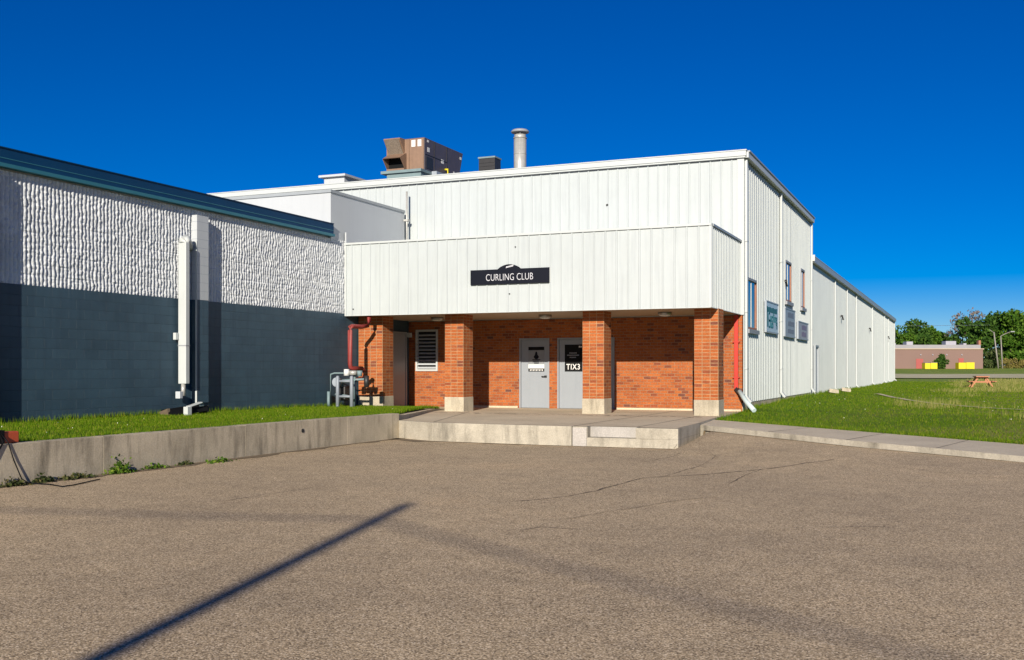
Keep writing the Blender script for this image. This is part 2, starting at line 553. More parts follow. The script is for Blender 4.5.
def lawn_z(x, y):
    yb = lerp_poly(WB, x, 1) if x > -5.5 else YM
    e = lerp_poly(WB, x, 2)
    D = max(0, y - yb)
    s = min(1, D / 6.); s = s * s * (3 - 2 * s)
    z = e + (.46 - e) * s
    # gentle bank against the side wall
    if y > 29: z += .12 * math.exp(-((y - 47) / 16) ** 2) * max(0, 1 - abs(x - XS) / 4.)
    z += .025 * noise.noise(Vector((x * .45, y * .45, 3.))) * min(1, D / 2)
    return z + far_z(x, y)


def grid_mesh(name, P, mats, mi=None, smooth=True):
    """P: array (a, b, 3) -> mesh"""
    a, b, _ = P.shape
    me = bpy.data.meshes.new(name)
    idx = np.arange(a * b).reshape(a, b)
    q = np.stack([idx[:-1, :-1], idx[1:, :-1], idx[1:, 1:], idx[:-1, 1:]], -1).reshape(-1, 4)
    me.vertices.add(a * b); me.vertices.foreach_set('co', P.reshape(-1).astype(np.float32))
    me.loops.add(q.size); me.loops.foreach_set('vertex_index', q.reshape(-1).astype(np.int32))
    me.polygons.add(len(q)); me.polygons.foreach_set('loop_start', (np.arange(len(q)) * 4).astype(np.int32))
    me.polygons.foreach_set('use_smooth', np.full(len(q), smooth))
    if mi is not None: me.polygons.foreach_set('material_index', mi.astype(np.int32))
    for m in mats: me.materials.append(m)
    me.update(calc_edges=True); me.validate()
    return me


def lawn_ground():
    xs = np.concatenate([[-140, -90, -60, -40, -25, -15, -9, -7], np.linspace(-5.7, 6, 60), np.linspace(6.4, 20, 28), [23, 27, 32, 40, 50, 65, 80, 100, 140]])
    Ds = np.concatenate([np.linspace(0, 12, 49), np.linspace(12.5, 40, 40), np.linspace(42, 120, 40), np.linspace(125, 260, 40), [280, 310, 350, 400, 500, 650, 850, 1100, 1500, 2200, 3500]])
    P = np.zeros((len(xs), len(Ds), 3))
    for i, x0 in enumerate(xs):
        yb = lerp_poly(WB, x0, 1) if x0 > -5.6 else YM - .02
        for j, D in enumerate(Ds):
            x = x0 * (1 + max(0, D - 40) / 60.) if abs(x0) > 5.6 else x0 + (np.sign(x0) * 5.6 * (max(0, D - 40) / 60.) * abs(x0) / 5.6)
            y = yb + D
            P[i, j] = (x, y, lawn_z(x, y) if D > 0 else lerp_poly(WB, x0, 2))
    return grid_mesh('ground', P, [M['lawn']])


g = bpy.data.objects.new('ground', lawn_ground()); COL.objects.link(g); kind(g, 'structure')


def lot_z(x, y):
    """asphalt height: flat, ramping up to the walk on the right"""
    if x < -5.2: return 0.
    yf = lerp_poly(WF, x, 1)
    A = float(np.interp(x, [-5.2, -1.95, .97, 6, 12], [.25, .115, .045, .0, .0]))
    d = max(0, 1 - max(0, yf - y) / 4.2)
    return A * d * d * (3 - 2 * d)


xs = np.concatenate([[-160, -90, -50, -30, -20, -16, -14], np.linspace(-13, 5, 73), [5.5, 6, 7, 8, 10, 12, 15, 20, 28, 40, 60, 90, 160]])
ys = np.concatenate([[-200, -120, -70, -40, -25, -15, -10, -5, 0, 3], np.linspace(4, 26, 89), [30]])
P = np.zeros((len(xs), len(ys), 3))
for i, x in enumerate(xs):
    for j, y in enumerate(ys):
        yy = min(y, lerp_poly(WF, x, 1) + .3) if x > -5.15 else y
        P[i, j] = (x, yy, lot_z(x, yy))
lot = bpy.data.objects.new('parking_lot', grid_mesh('parking_lot', P, [M['asphalt']])); COL.objects.link(lot); kind(lot, 'structure')


def px_ground(px, py, it=4):
    z = 0
    for _ in range(it):
        t = (EYE - z) * FPX / (py - HY); x, y = at_depth(px, t); z = lot_z(x, y)
    return x, y


def strip(mb, pts, w, z=.004, m=0, jitter=.5, sub=10, wob=.03):
    """thin irregular line lying on the asphalt"""
    Q = []
    for a, b in zip(pts, pts[1:]):
        n = max(2, int(math.dist(a, b) * sub))
        for k in range(n):
            t = k / n; Q.append((a[0] + (b[0] - a[0]) * t, a[1] + (b[1] - a[1]) * t))
    Q.append(pts[-1])
    Q = [(x + wob * noise.noise(Vector((x * 4, y * 4, 1))) + wob * .5 * noise.noise(Vector((x * 13, y * 13, 4))), y + wob * noise.noise(Vector((x * 4, y * 4, 9)))) for x, y in Q]
    L_ = []
    for i, (x, y) in enumerate(Q):
        a = Q[max(0, i - 1)]; b = Q[min(len(Q) - 1, i + 1)]
        d = Vector((b[0] - a[0], b[1] - a[1])); d.normalize()
        ww = w * (1 + jitter * (random.random() - .5) * 2) * .5
        if i in (0, len(Q) - 1): ww *= .2
        L_.append(((x - d.y * ww, y + d.x * ww, lot_z(x, y) + z), (x + d.y * ww, y - d.x * ww, lot_z(x, y) + z)))
    for a, b in zip(L_, L_[1:]): mb.face([a[1], b[1], b[0], a[0]], m)


ck = MB()
for pts, w, m in (
    ([(512, 502), (545, 499), (570, 496), (596, 491), (620, 484), (640, 478.5), (668, 476.5), (700, 475), (735, 472), (762, 469.5), (800, 464), (835, 459)], .035, 0),
    ([(762, 469.5), (748, 474), (738, 479), (729, 484)], .022, 0),
    ([(640, 478.5), (665, 476), (700, 466), (716, 456), (712, 449), (700, 445)], .02, 0),
    ([(630, 464), (655, 460), (672, 456.5), (681, 451)], .018, 0),
    ([(512, 532), (540, 527), (600, 531), (660, 529)], .012, 0),
    ([(225, 501), (258, 496), (290, 491), (318, 487)], .014, 0),
    ([(880, 466), (915, 469), (950, 474), (1000, 474)], .012, 0),
    ([(780, 528), (850, 527), (900, 527)], .012, 0),
    ([(340, 449), (375, 446), (420, 443.5), (470, 444)], .02, 0),
    ([(60, 496), (140, 492), (200, 487)], .015, 1),
    ([(560, 520), (640, 507), (680, 500), (720, 497)], .03, 1),
):
    strip(ck, [px_ground(*p) for p in pts], w * .62, .004, m, .8)
# dirt that has gathered along the foot of the walls and walks
def dirt(a, b, w0, w1, sub=14):
    n = int(math.dist(a, b) * sub) + 1
    d = Vector((b[0] - a[0], b[1] - a[1])); d.normalize(); pv = None
    for i in range(n + 1):
        t = i / n; x = a[0] + (b[0] - a[0]) * t; y = a[1] + (b[1] - a[1]) * t
        w = w0 + (w1 - w0) * max(0, .5 + .9 * noise.noise(Vector((x * 1.7, y * 1.7, 2)))) + .03 * noise.noise(Vector((x * 9, y * 9, 2)))
        w = max(.02, w); px, py = x + d.y * w, y - d.x * w
        cur = ((x, y, lot_z(x, y) + .006), (px, py, lot_z(px, py) + .006))
        if pv: ck.face([pv[0], pv[1], cur[1], cur[0]], 2)
        pv = cur
dirt((-12.0, 3.), (-11.98, 21.2), .07, .30)
dirt((-12.0, 21.15), (-10.8, 20.62), .15, .5)
dirt((-10.8, 20.62), (-8.2, 20.47), .05, .2)
dirt((-8.2, 20.47), (-5.2, 20.47), .02, .10)
for a, b in zip(WF[:4], WF[1:4]): dirt((a[0], a[1] - .01), (b[0], b[1] - .01), .01, .09)
cro = obj('parking_lot_cracks', ck, [M['crack'], M['seam'], M['soil']]); kind(cro, 'structure')

# porch slab with the recessed step
poly = [(-12.05, 21.3), (-10.85, 20.72), (-8.2, 20.5), (-7.44, 20.5), (-7.12, 20.5), (-6.08, 20.5), (-5.2, 20.5), (-5.28, 22.7), (-5.47, 25.1), (-5.6, 29.5), (-16.28, 29.5), (-16.28, 24.8)]
ps = MB(); ps.prism(poly[:3] + [(-7.46, 20.5)] + [(-7.46, 29.5), (-16.28, 29.5), (-16.28, 24.8)], -.2, FL - .006)
ps.prism([(-7.44, 20.52), (-5.2, 20.52), (-5.28, 22.7), (-5.47, 25.1), (-5.6, 29.5), (-7.44, 29.5)], -.2, .185, 0)
ps.prism([(-7.44, 20.52), (-7.12, 20.52), (-7.12, 20.74), (-6.08, 20.74), (-6.08, 20.52), (-5.96, 20.50), (-5.2, 20.52), (-5.28, 22.7), (-5.47, 25.1), (-5.6, 29.5), (-7.44, 29.5)], .188, FL - .01, 0)
ps.box(-7.435, 20.495, -.1, -7.13, 20.515, FL - .03, 2)
ps.box(-7.119, 20.722, .19, -6.081, 20.737, FL - .015, 2)
# broom joints cut in the slab
for a, b in (((-7.45, 20.6), (-7.45, 29.4)), ((-11.6, 26.0), (-5.6, 26.0)), ((-10.9, 20.9), (-12.6, 26.3)), ((-9.8, 23.7), (-7.4, 23.9)), ((-6.1, 20.7), (-6.1, 26.3)), ((-7.4, 23.4), (-5.4, 23.5)), ((-14., 27.5), (-5.7, 27.6))):
    d = Vector((b[0] - a[0], b[1] - a[1])).normalized() * .011
    ps.face([(a[0] - d.y, a[1] + d.x, FL - .001), (a[0] + d.y, a[1] - d.x, FL - .001), (b[0] + d.y, b[1] - d.x, FL - .001), (b[0] - d.y, b[1] + d.x, FL - .001)], 3)
# blotchy run-off stain along the pillar line
for i in range(46):
    x = -13.2 + i * .16 + random.uniform(-.05, .05); y = 25.55 + random.uniform(-.12, .12); r = random.uniform(.02, .075)
    ps.face([(x + r * 1.6 * math.cos(q * .9), y + r * math.sin(q * .9), FL - .0015 + .0001 * (i % 7)) for q in range(7)], 4)
cu_ = [(-12.02, 21.28), (-12.12, 21.75), (-13.68, 26.2), (-14.0, 27.6)]
for (a, b), (za, zb2) in zip(zip(cu_, cu_[1:]), ((.545, .52), (.52, .475), (.475, .43))):
    d = Vector((b[0] - a[0], b[1] - a[1], 0)).normalized(); wv = Vector((-d.y, d.x, 0)) * .24
    A = Vector((a[0], a[1], za)); B = Vector((b[0], b[1], zb2)); dn = Vector((0, 0, -.3))
    ps.face([A, B, B + wv, A + wv], 1); ps.face([A + dn, B + dn, B, A], 0); ps.face([A + wv + dn, A + dn, A, A + wv], 0)
kind(obj('pavement', ps, [M['concrete'], M['slab'], M['new_concrete'], M['joint'], M['stain']]), 'structure')
pslab = MB(); pslab.face([(x, y, FL - .004) for x, y in [(-12.0, 21.36), (-10.85, 20.78), (-8.2, 20.56), (-7.16, 20.56), (-7.16, 20.78), (-6.04, 20.78), (-6.04, 20.56), (-5.25, 20.56), (-5.32, 22.7), (-5.5, 25.1), (-5.63, 29.5), (-16.25, 29.5), (-16.25, 24.9)]], 0)
kind(obj('pavement_top', pslab, M['slab']), 'structure')

# sidewalk that runs off to the right
sw = MB()
def walk_slab(a, b, a2, b2):
    n = 6
    for i in range(n):
        t0, t1 = i / n, (i + 1) / n
        l = lambda p, q, t: Vector(p) + (Vector(q) - Vector(p)) * t
        f0, f1, g0, g1 = l(a, b, t0), l(a, b, t1), l(a2, b2, t0), l(a2, b2, t1)
        sw.face([f0, f1, g1, g0], 0)
        lip = Vector((0, 0, -.26))
        sw.face([f0 + lip, f1 + lip, f1, f0], 1)
for (a, b, a2, b2) in zip(WF, WF[1:], WB, WB[1:]): walk_slab(a, b, a2, b2)
# slab joints across the walk
for k in range(1, 16):
    x = -5.3 + k * 1.63
    t = (x - 0); yf = lerp_poly(WF, x, 1); xb = x + .55; yb = lerp_poly(WB, xb, 1)
    zf = lerp_poly(WF, x, 2) + .003; zb = lerp_poly(WB, xb, 2) + .003
    w = .011
    sw.face([(x - w, yf - .004, zf), (x + w, yf - .004, zf), (xb + w, yb, zb), (xb - w, yb, zb)], 2)
kind(obj('sidewalk', sw, [M['walk'], M['concrete'], M['joint']]), 'structure')

# left lawn bank
def left_z(x, y):
    z = float(np.interp(y, [-10, 12, 20, 24, 26.2, 27.6], [.60, .60, .585, .56, .52, .44]))
    e = min(1, max(0, (-12.2 - x)) / .8)
    return z - .045 * (1 - e) + .02 * noise.noise(Vector((x * .9, y * .9, 5.)))


LE = [(-12., -12.26), (21.2, -12.20), (21.7, -12.3), (26.2, -13.85), (27.6, -14.2)]   # (y, right edge x)
def left_edge(y):
    return float(np.interp(y, [a for a, _ in LE], [b for _, b in LE]))
ysl = np.concatenate([np.linspace(-12, 8, 20), np.linspace(8.4, 27.6, 97)])
P = np.zeros((22, len(ysl), 3))
for j, y in enumerate(ysl):
    for i in range(22):
        x = XL - .1 + (left_edge(y) - XL + .1) * i / 21; P[i, j] = (x, y, left_z(x, y))
lb = bpy.data.objects.new('lawn', grid_mesh('lawn', P, [M['lawn']])); COL.objects.link(lb); kind(lb, 'structure')

# retaining wall
rw = MB()
yy = -12.
n = 0
while yy < 21.2:
    y1 = min(yy + 3.45, 21.28)
    rw.box(-12.27 + .004 * (n % 3), yy + .002, -.2, -12.0, y1 - .002, .572 + .003 * (n % 3), 0)
    yy += 3.45; n += 1
rw.box(-12.25, -11.9, -.2, -12.012, 21.2, .55, 1)
rwo = obj('retaining_wall', rw, [M['wall_concrete'], M['joint']], loc=(-12.1, 12, 0), bevel=.007)
tag(rwo, 'long low stained concrete retaining wall edging the left lawn', 'wall')
hole = MB(); hole.tube([(-12.02, 17.4, .38), (-11.988, 17.4, .38)], .04, 10)
obj('drain_hole', hole, M['dark_gap'], rwo)

# ================================================================== the club building (tall part, porch)
club = thing('club_building', 'white ribbed metal two-storey building with brick porch and white overhang', 'building', (-10.8, YM, 0))
body = MB()
body.box(-40, YM + .22, -.2, XS - .2, Y2, 7.5)
obj('wall', body, M['white_smooth'], club, 'white inner wall behind the ribbed metal cladding')
fc = MB()
fc.ribs((-40, YM), (XS, YM), 3.13, 7.53, (0, -1), phase=.1)
obj('front_cladding', fc, M['white_metal'], club)
# right side cladding with openings for the windows
WIN = [(29.98, 31.5, 2.75, 4.23), (37.02, 38.42, 3.97, 5.40), (40.76, 41.9, 3.95, 5.44)]
sc_ = MB(); y = YM
for (a, b, z0, z1) in WIN:
    sc_.ribs((XS, y), (XS, a), .655, 7.5, (1, 0), phase=y)
    sc_.ribs((XS, a), (XS, b), .655, z0, (1, 0), phase=a); sc_.ribs((XS, a), (XS, b), z1, 7.5, (1, 0), phase=a)
    y = b
sc_.ribs((XS, y), (XS, Y2), .655, 7.5, (1, 0), phase=y)
sc_.ribs((XS, Y2), (-40, Y2), .655, 7.5, (0, 1))
obj('side_cladding', sc_, M['white_side'], club)
fd = MB(); fd.box(XS - .2, YM + .01, -.3, XS - .012, Y2, .652)
obj('foundation', fd, M['wall_concrete'], club)
for (a, b, z0, z1) in WIN:
    w = MB()
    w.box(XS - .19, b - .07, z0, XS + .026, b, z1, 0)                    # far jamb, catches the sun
    w.box(XS - .19, a, z0, XS + .045, a + .07, z1, 1)
    w.box(XS - .19, a + .07, z1 - .07, XS + .045, b - .09, z1, 1)
    w.box(XS - .19, a + .07, z0, XS + .045, b - .09, z0 + .06, 0)
    wf = obj('window', w, [M['rust_frame'], M['frame_grey']], club)
    p = MB(); p.box(XS - .03, a + .07, z0 + .06, XS - .004, b - .07, z1 - .07); obj('pane', p, M['glass'], wf)
    mu = MB(); mu.box(XS - .003, (a + b) / 2 - .03, z0 + .06, XS + .01, (a + b) / 2 + .03, z1 - .07); obj('mullion', mu, M['white_trim'], wf)
    s = MB(); s.box(XS + .005, a - .05, z0 - .12, XS + .10, b + .05, z0 - .003)
    obj('sill', s, M['frame_grey'], wf)
rf = MB()
rf.box(-40, YM - .02, 7.50, XS + .02, Y2 + .2, 7.60, 0)
rfo = obj('roof', rf, M['roof_grey'], club)
et = MB()
et.box(-40, YM - .15, 7.575, XS + .10, YM - .03, ZR - .03); et.box(-40, YM - .12, 7.53, XS + .08, YM - .03, 7.574)
et.box(-40, YM - .17, ZR - .029, XS + .12, YM + .05, ZR)
obj('front_eave', et, M['white_trim'], rfo)
eg = MB(); eg.box(XS + .03, YM - .02, 7.54, XS + .15, Y2 + .05, ZR - .04, 0); eg.box(XS - .1, YM + .051, ZR - .038, XS + .18, Y2 + .05, ZR + .004, 1)
obj('side_eave', eg, [M['white_trim'], M['grey_eave']], rfo)
for yy in (YM + .18, 35.93, Y2 - .02):
    ds = MB(); ds.box(XS + .03, yy - .07, .80, XS + .09, yy + .07, 7.53)
    do = obj('downspout', ds, M['white_trim'], club)
    el = MB(); el.bar((XS + .06, yy, .82), (XS + .2, yy - .02, .66), .11, .07)
    obj('outlet', el, M['white_trim'], do)
    for zz in (1.6, 3.2, 5.2): obj('strap', MB().box(XS + .027, yy - .1, zz, XS + .094, yy + .1, zz + .03), M['white_trim'], do)
ct = MB(); ct.box(XS - .16, YM - .045, 3.13, XS + .028, YM + .1, 7.53)
obj('corner_trim', ct, M['white_trim'], club)
lamp = MB(); lamp.tube([(XS + .03, 36.85, 4.66), (XS + .09, 36.85, 4.66), (XS + .11, 36.85, 4.45)], .035, 8)
obj('wall_lamp', lamp, M['dark_metal'], club)
# upper annex behind the left roof: its grey face looks right
an = MB(); an.box(-40, 25.02, 5.2, XL - .01, YM - .28, 6.58)
an.box(-40, 24.98, 6.58, XL + .02, YM - .28, 6.66, 1)
obj('upper_annex', an, [M['white_smooth'], M['grey_eave']], club)
vp = MB(); vp.tube([(XL + .11, YM - .34, 5.25), (XL + .11, YM - .34, 7.25)], .03, 8); vp.box(XL + .02, YM - .40, 6.3, XL + .17, YM - .26, 6.36)
obj('vent_pipe', vp, M['galv'], club)

# brick wall behind the porch, cut round the doors and the louvre
D1 = (-12.448, -11.46); D2 = (-11.202, -10.30); D3 = (-10.22, -9.40); VT = (-16.04, -15.25, 1.54, 2.86); DT = FL + 2.13
bw = MB()
def wall(x0, x1, z0, z1): bw.box(x0, YM, z0, x1, YM + .2, z1)
wall(XL, VT[0], FL - .2, 3.12); wall(VT[0], VT[1], FL - .2, VT[2]); wall(VT[0], VT[1], VT[3], 3.12)
wall(VT[1], D1[0], FL - .2, 3.12); wall(D1[0], D1[1], DT, 3.12); wall(D1[1], D2[0], FL - .2, 3.12); wall(D2[0], D2[1], DT, 3.12)
wall(D2[1], D3[0], FL - .2, 3.12); wall(D3[0], D3[1], DT, 3.12); wall(D3[1], XS - .03, FL - .2, 3.12)
obj('brick_wall', bw, M['brick'], club)
bb = MB(); bb.box(-14., YM - .02, FL - .1, -12.5, YM - .003, FL + .05); bb.box(-9.35, YM - .02, FL - .1, XS - .06, YM - .003, FL + .05)
obj('wall_footing', bb, M['slab'], club)
def door(x0, x1, label, hinge_left=True):
    fr = MB(); fr.box(x0, YM - .02, FL, x0 + .05, YM + .12, DT); fr.box(x1 - .05, YM - .02, FL, x1, YM + .12, DT); fr.box(x0 + .05, YM - .02, DT - .05, x1 - .05, YM + .12, DT)
    lf = MB(); lf.box(x0 + .055, YM + .02, FL + .012, x1 - .055, YM + .065, DT - .055)
    d = obj('door', lf, M['door_grey'], club, label, bevel=.004)
    obj('frame', fr, M['frame_grey'], d)
    th = MB(); th.box(x0 + .05, YM - .04, FL - .002, x1 - .05, YM + .1, FL + .012); obj('threshold', th, M['steel'], d)
    return d
d1 = door(*D1, 'grey door with grey and white poster')
d2 = door(*D2, 'grey door with black poster')
d3 = door(*D3, 'grey door mostly hidden behind brick pillar')
for x, d in ((D1[1] - .14, d1), (D2[0] + .16, None)):
    if d is None: continue
    h = MB(); h.box(x - .02, YM - .02, 1.35, x + .05, YM + .019, 1.41, 0); h.tube([(x + .01, YM - .05, 1.38), (x - .1, YM - .06, 1.38)], .014, 8, 0); h.tube([(x + .02, YM + .02, 1.38), (x + .01, YM - .055, 1.38)], .014, 8, 0)
    obj('handle', h, M['dark_metal'], d)
po = MB(); cx0 = (D1[0] + D1[1]) / 2 + .06; y_ = YM + .012
po.box(cx0 - .26, y_, 1.53, cx0 + .26, y_ + .006, 2.28, 0)
po.box(cx0 - .26, y_ - .002, 2.18, cx0 + .26, y_ - .0005, 2.28, 1)
po.box(cx0 - .26, y_ - .002, 1.625, cx0 + .26, y_ - .0005, 1.75, 2)
po.box(cx0 - .26, y_ - .002, 1.53, cx0 + .26, y_ - .0005, 1.62, 1)
ring = [(cx0 + .085 * math.cos(a) * (1 if math.sin(a) < .2 else .55), y_ - .003, 1.99 + (.085 if math.sin(a) < 0 else .15) * math.sin(a)) for a in [i * math.pi / 10 for i in range(20)]]
po.face(ring, 3)
po.box(cx0 - .13, y_ - .002, 1.875, cx0 + .13, y_ - .0005, 1.90, 3)
for k, zz in enumerate((1.835, 1.80, 1.765)): po.box(cx0 - .11 + .02 * k, y_ - .002, zz, cx0 + .1 - .01 * k, y_ - .0005, zz + .018, 3)
for k in range(9):
    x = cx0 - .21 + k * .05; po.box(x, y_ - .004, 1.55 + .01 * (k % 2), x + .03, y_ - .0025, 1.597, 2)
obj('poster', po, [M['poster_grey'], M['black'], M['paper'], M['navy']], d1, 'grey poster with dark emblem, dark header and footer bands')
pb = MB(); cx1 = -10.84
x0p, x1p = -10.97, -10.41
pb.box(x0p, y_, 1.53, x1p, y_ + .006, 2.34, 0)
for zz, w in ((2.07, .13), (2.005, .2), (1.94, .12)):
    n = int(w * 2 / .035)
    for k in range(n):
        x = (x0p + x1p) / 2 - w + k * .035; pb.box(x, y_ - .002, zz, x + .024, y_ - .0005, zz + .032, 1)
for k in range(2): pb.box(x1p - .11 + k * .05, y_ - .002, 2.25, x1p - .07 + k * .05, y_ - .0005, 2.30, 2)
put_text(pb, 'TIX3', .235, ((x0p + x1p) / 2 - .005, y_ - .003, 1.665), 'x', .84, True, 2)
obj('poster', pb, [M['black'], M['frame_grey'], M['paper']], d2, 'black poster with large white letters TIX3')
lv = MB(); a, b, c, d = VT
lv.box(a, YM - .04, c, a + .06, YM + .08, d); lv.box(b - .06, YM - .04, c, b, YM + .08, d); lv.box(a + .06, YM - .04, d - .06, b - .06, YM + .08, d); lv.box(a + .06, YM - .04, c, b - .06, YM + .08, c + .06)
lvo = obj('louvre_vent', lv, M['white_trim'], club)
sl = MB(); zz = c + .08
while zz < d - .14:
    sl.face([(a + .06, YM - .03, zz), (b - .06, YM - .03, zz), (b - .06, YM + .04, zz + .055), (a + .06, YM + .04, zz + .055)])
    sl.face([(a + .06, YM - .03, zz), (b - .06, YM - .03, zz), (b - .06, YM - .028, zz + .02), (a + .06, YM - .028, zz + .02)]); zz += .115
sl.box(a + .06, YM + .07, c + .06, b - .06, YM + .09, d - .06, 1)  # dark backing sheet, paints the shade between the slats
obj('slats', sl, [M['white_smooth'], M['dark_gap']], lvo)
# grey door in the left return of the porch
sd = MB(); sd.box(XL + .02, 28.45, FL + .02, XL + .06, 29.2, 2.70)
sdo = obj('door', sd, M['door_grey'], club, 'plain grey side door in the dark left end of the porch')
sf = MB(); sf.box(XL + .004, 28.38, FL, XL + .08, 28.448, 2.78); sf.box(XL + .004, 29.202, FL, XL + .08, 29.27, 2.78); sf.box(XL + .004, 28.448, 2.702, XL + .08, 29.202, 2.78)
obj('frame', sf, M['frame_grey'], sdo)
pl = MB(); pl.box(XL + .05, 29.3, 2.62, XL + .18, 29.42, 2.76); obj('wall_lamp', pl, M['white_trim'], club)

# overhanging white box
XFR = XS - .075
ov = MB()
ov.ribs((XL + .02, YF), (XFR, YF), 3.142, 5.16, (0, -1), phase=.08)
obj('overhang_front', ov, M['white_metal'], club)
for hx, hz, hy in ((-9.62, 6.46, YM - .012), (-10.95, 4.87, YF - .012), (-11.12, 3.62, YF - .012), (-16.0, 3.32, YF - .012)):
    obj('screw_hole', MB().tube([(hx, hy + .01, hz), (hx, hy - .016, hz)], .035 if hz > 6 else .018, 8), M['dark_gap'], club)
os_ = MB(); os_.ribs((XFR, YF), (XFR, YM - .05), 3.142, 5.16, (1, 0), step=.2, phase=.05)
obj('overhang_side', os_, M['white_side'], club)
ob = MB(); ob.box(XL + .03, YF + .03, 3.20, XFR - .01, YM - .04, 5.14); ob.box(XL + .02, YF + .02, 5.141, XFR - .005, YM - .035, 5.165)
obj('overhang_core', ob, M['white_smooth'], club)
oc = MB(); oc.box(XL + .015, YF - .05, 5.167, XFR + .03, YF + .12, 5.222); oc.box(XFR - .1, YF + .121, 5.167, XFR + .05, YM - .05, 5.222, 1)
oc.box(XL + .02, YF - .03, 3.125, XFR + .005, YF + .012, 3.14, 0); oc.box(XFR - .012, YF + .013, 3.125, XFR + .03, YM - .05, 3.14, 0)
oc.box(XL + .02, YF - .028, 3.141, XL + .07, YF - .002, 5.166, 0); oc.box(XFR - .04, YF - .028, 3.141, XFR + .03, YF + .04, 5.166, 0)
obj('overhang_trim', oc, [M['white_trim'], M['grey_eave']], club)
up = MB(); up.xprism([(YF - .02, 5.225), (YF - .02, 5.53), (27.4, 5.43), (27.4, 5.225)], XL + .03, XL + .07)
obj('side_flashing', up, M['white_smooth'], club)
so = MB(); so.box(XL + .02, YF + .02, 3.145, XFR - .02, YM - .005, 3.19)
sofo = obj('soffit', so, M['soffit'], club)
for x in (-14.28, -10.84, -7.36):
    l = MB(); l.tube([(x, 27.6, 3.143), (x, 27.6, 3.08)], [.19, .19], 18, 0); l.tube([(x, 27.6, 3.079), (x, 27.6, 3.05), (x, 27.6, 3.03)], [.165, .15, .08], 18, 1)
    obj('soffit_lamp', l, [M['steel'], M['paper']], sofo)
# brick pillars
for (x0, x1) in ((-16.26, -15.45), (-13.42, -12.84), (-9.30, -8.70), (-6.275, -5.655)):
    s = MB(); s.box(x0, YC, FL + .40, x1, YC + .62, 3.144)
    # shift the texture so mortar lines meet the corners
    po_ = obj('pillar', s, M['stack_brick'], club, None if x0 != -16.26 else 'wider leftmost brick pillar standing in grass')
    uvl = po_.data.uv_layers[0]
    for p in po_.data.polygons:
        for li in p.loop_indices:
            u, v = uvl.data[li].uv
            if abs(p.normal.y) > .5: uvl.data[li].uv = ((u - x0) / (x1 - x0) * .2067 * (3 if x1 - x0 < .7 else 4), v)
            elif abs(p.normal.x) > .5: uvl.data[li].uv = ((u - YC) / .62 * .2067 * 3, v)
    pn = MB(); pn.box(x0 - .012, YC - .012, FL - .2, x1 + .012, YC + .632, FL + .40)
    obj('plinth', pn, M['plinth'], po_, bevel=.012)
# red downspout on the brick return
rd = MB(); rd.box(-5.86, YM - .09, 1.03, -5.75, YM - .005, 3.12)
rdo = obj('downspout', rd, M['red_paint'], club, 'bright red square downspout on the brick corner')
for zz in (1.35, 2.35): obj('strap', MB().box(-5.9, YM - .095, zz, -5.71, YM - .003, zz + .03), M['red_paint'], rdo)
obj('outlet', MB().bar((-5.81, YM - .06, 1.06), (-5.66, YM - .12, .9), .1, .1), M['dark_metal'], rdo)
# chimney and hatch on the roof
ch = MB(); ch.tube([(-13.88, 33, 7.55), (-13.88, 33, 9.50)], .215, 20)
cho = obj('chimney', ch, M['galv'], club)
nk = MB(); nk.tube([(-13.88, 33, 9.49), (-13.88, 33, 9.63)], .20, 20); nk.tube([(-13.88, 33, 9.50), (-13.88, 33, 9.53)], .235, 20)
for zz in (8.3, 8.95): nk.tube([(-13.88, 33, zz), (-13.88, 33, zz + .03)], .22, 20)
obj('collar', nk, M['galv'], cho)
cp = MB(); cp.tube([(-13.88, 33, 9.70), (-13.88, 33, 9.74), (-13.88, 33, 9.80), (-13.88, 33, 9.84)], [.30, .315, .25, .05], 20)
for a in range(4): cp.bar((-13.88 + .17 * math.cos(a * 1.57 + .4), 33 + .17 * math.sin(a * 1.57 + .4), 9.6), (-13.88 + .19 * math.cos(a * 1.57 + .4), 33 + .19 * math.sin(a * 1.57 + .4), 9.72), .02, .02)
obj('rain_cap', cp, M['frame_grey'], cho)
ht = MB(); ht.box(-21.8, 33.0, 7.55, -20.92, 35.0, 8.72); ht.box(-21.95, 32.85, 8.721, -20.80, 35.1, 8.80)
obj('roof_hatch', ht, M['white_smooth'], club)

# ================================================================== signs on the club building
sg = thing('club_sign', 'dark navy sign with arched top reading CURLING CLUB', 'sign', (-11.1, YF - .05, 4.1))
ys = YF - .075
sp = MB(); zt, zb = 4.285, 3.885
out = [(-12.25, zb), (-9.96, zb), (-9.96, zt)]
for i in range(15):
    a = i / 14; x = -10.78 - .66 * a; out.append((x, zt + .125 * math.sin(a * math.pi) ** .75))
out.append((-12.25, zt))
n = len(out); b = len(sp.v)
sp.v += [(x, ys, z) for x, z in out] + [(x, ys + .045, z) for x, z in out]
sp.f.append(list(range(b, b + n))); sp.f.append([b + n + i for i in range(n)][::-1])
for i in range(n): sp.f.append([b + (i + 1) % n, b + i, b + n + i, b + n + (i + 1) % n])
sp.m += [0] * (n + 2); sp.s += [False] * (n + 2)
obj('board', sp, M['navy'], sg)
obj('backing', MB().box(-12.24, ys + .046, zb + .01, -9.935, ys + .06, zt - .01), M['white_trim'], sg)
lt = MB(); put_text(lt, 'CURLING CLUB', .262, (-11.10, ys - .004, 4.06), 'x', .73)
obj('lettering', lt, M['letter_white'], sg)
em = MB()
for k in range(6):
    x = -11.2 + k * .036; z = 4.308 + k * .007; em.face([(x, ys - .004, z), (x + .026, ys - .004, z + .004), (x + .042, ys - .004, z + .048), (x + .014, ys - .004, z + .042)])
obj('script_mark', em, M['letter_white'], sg)


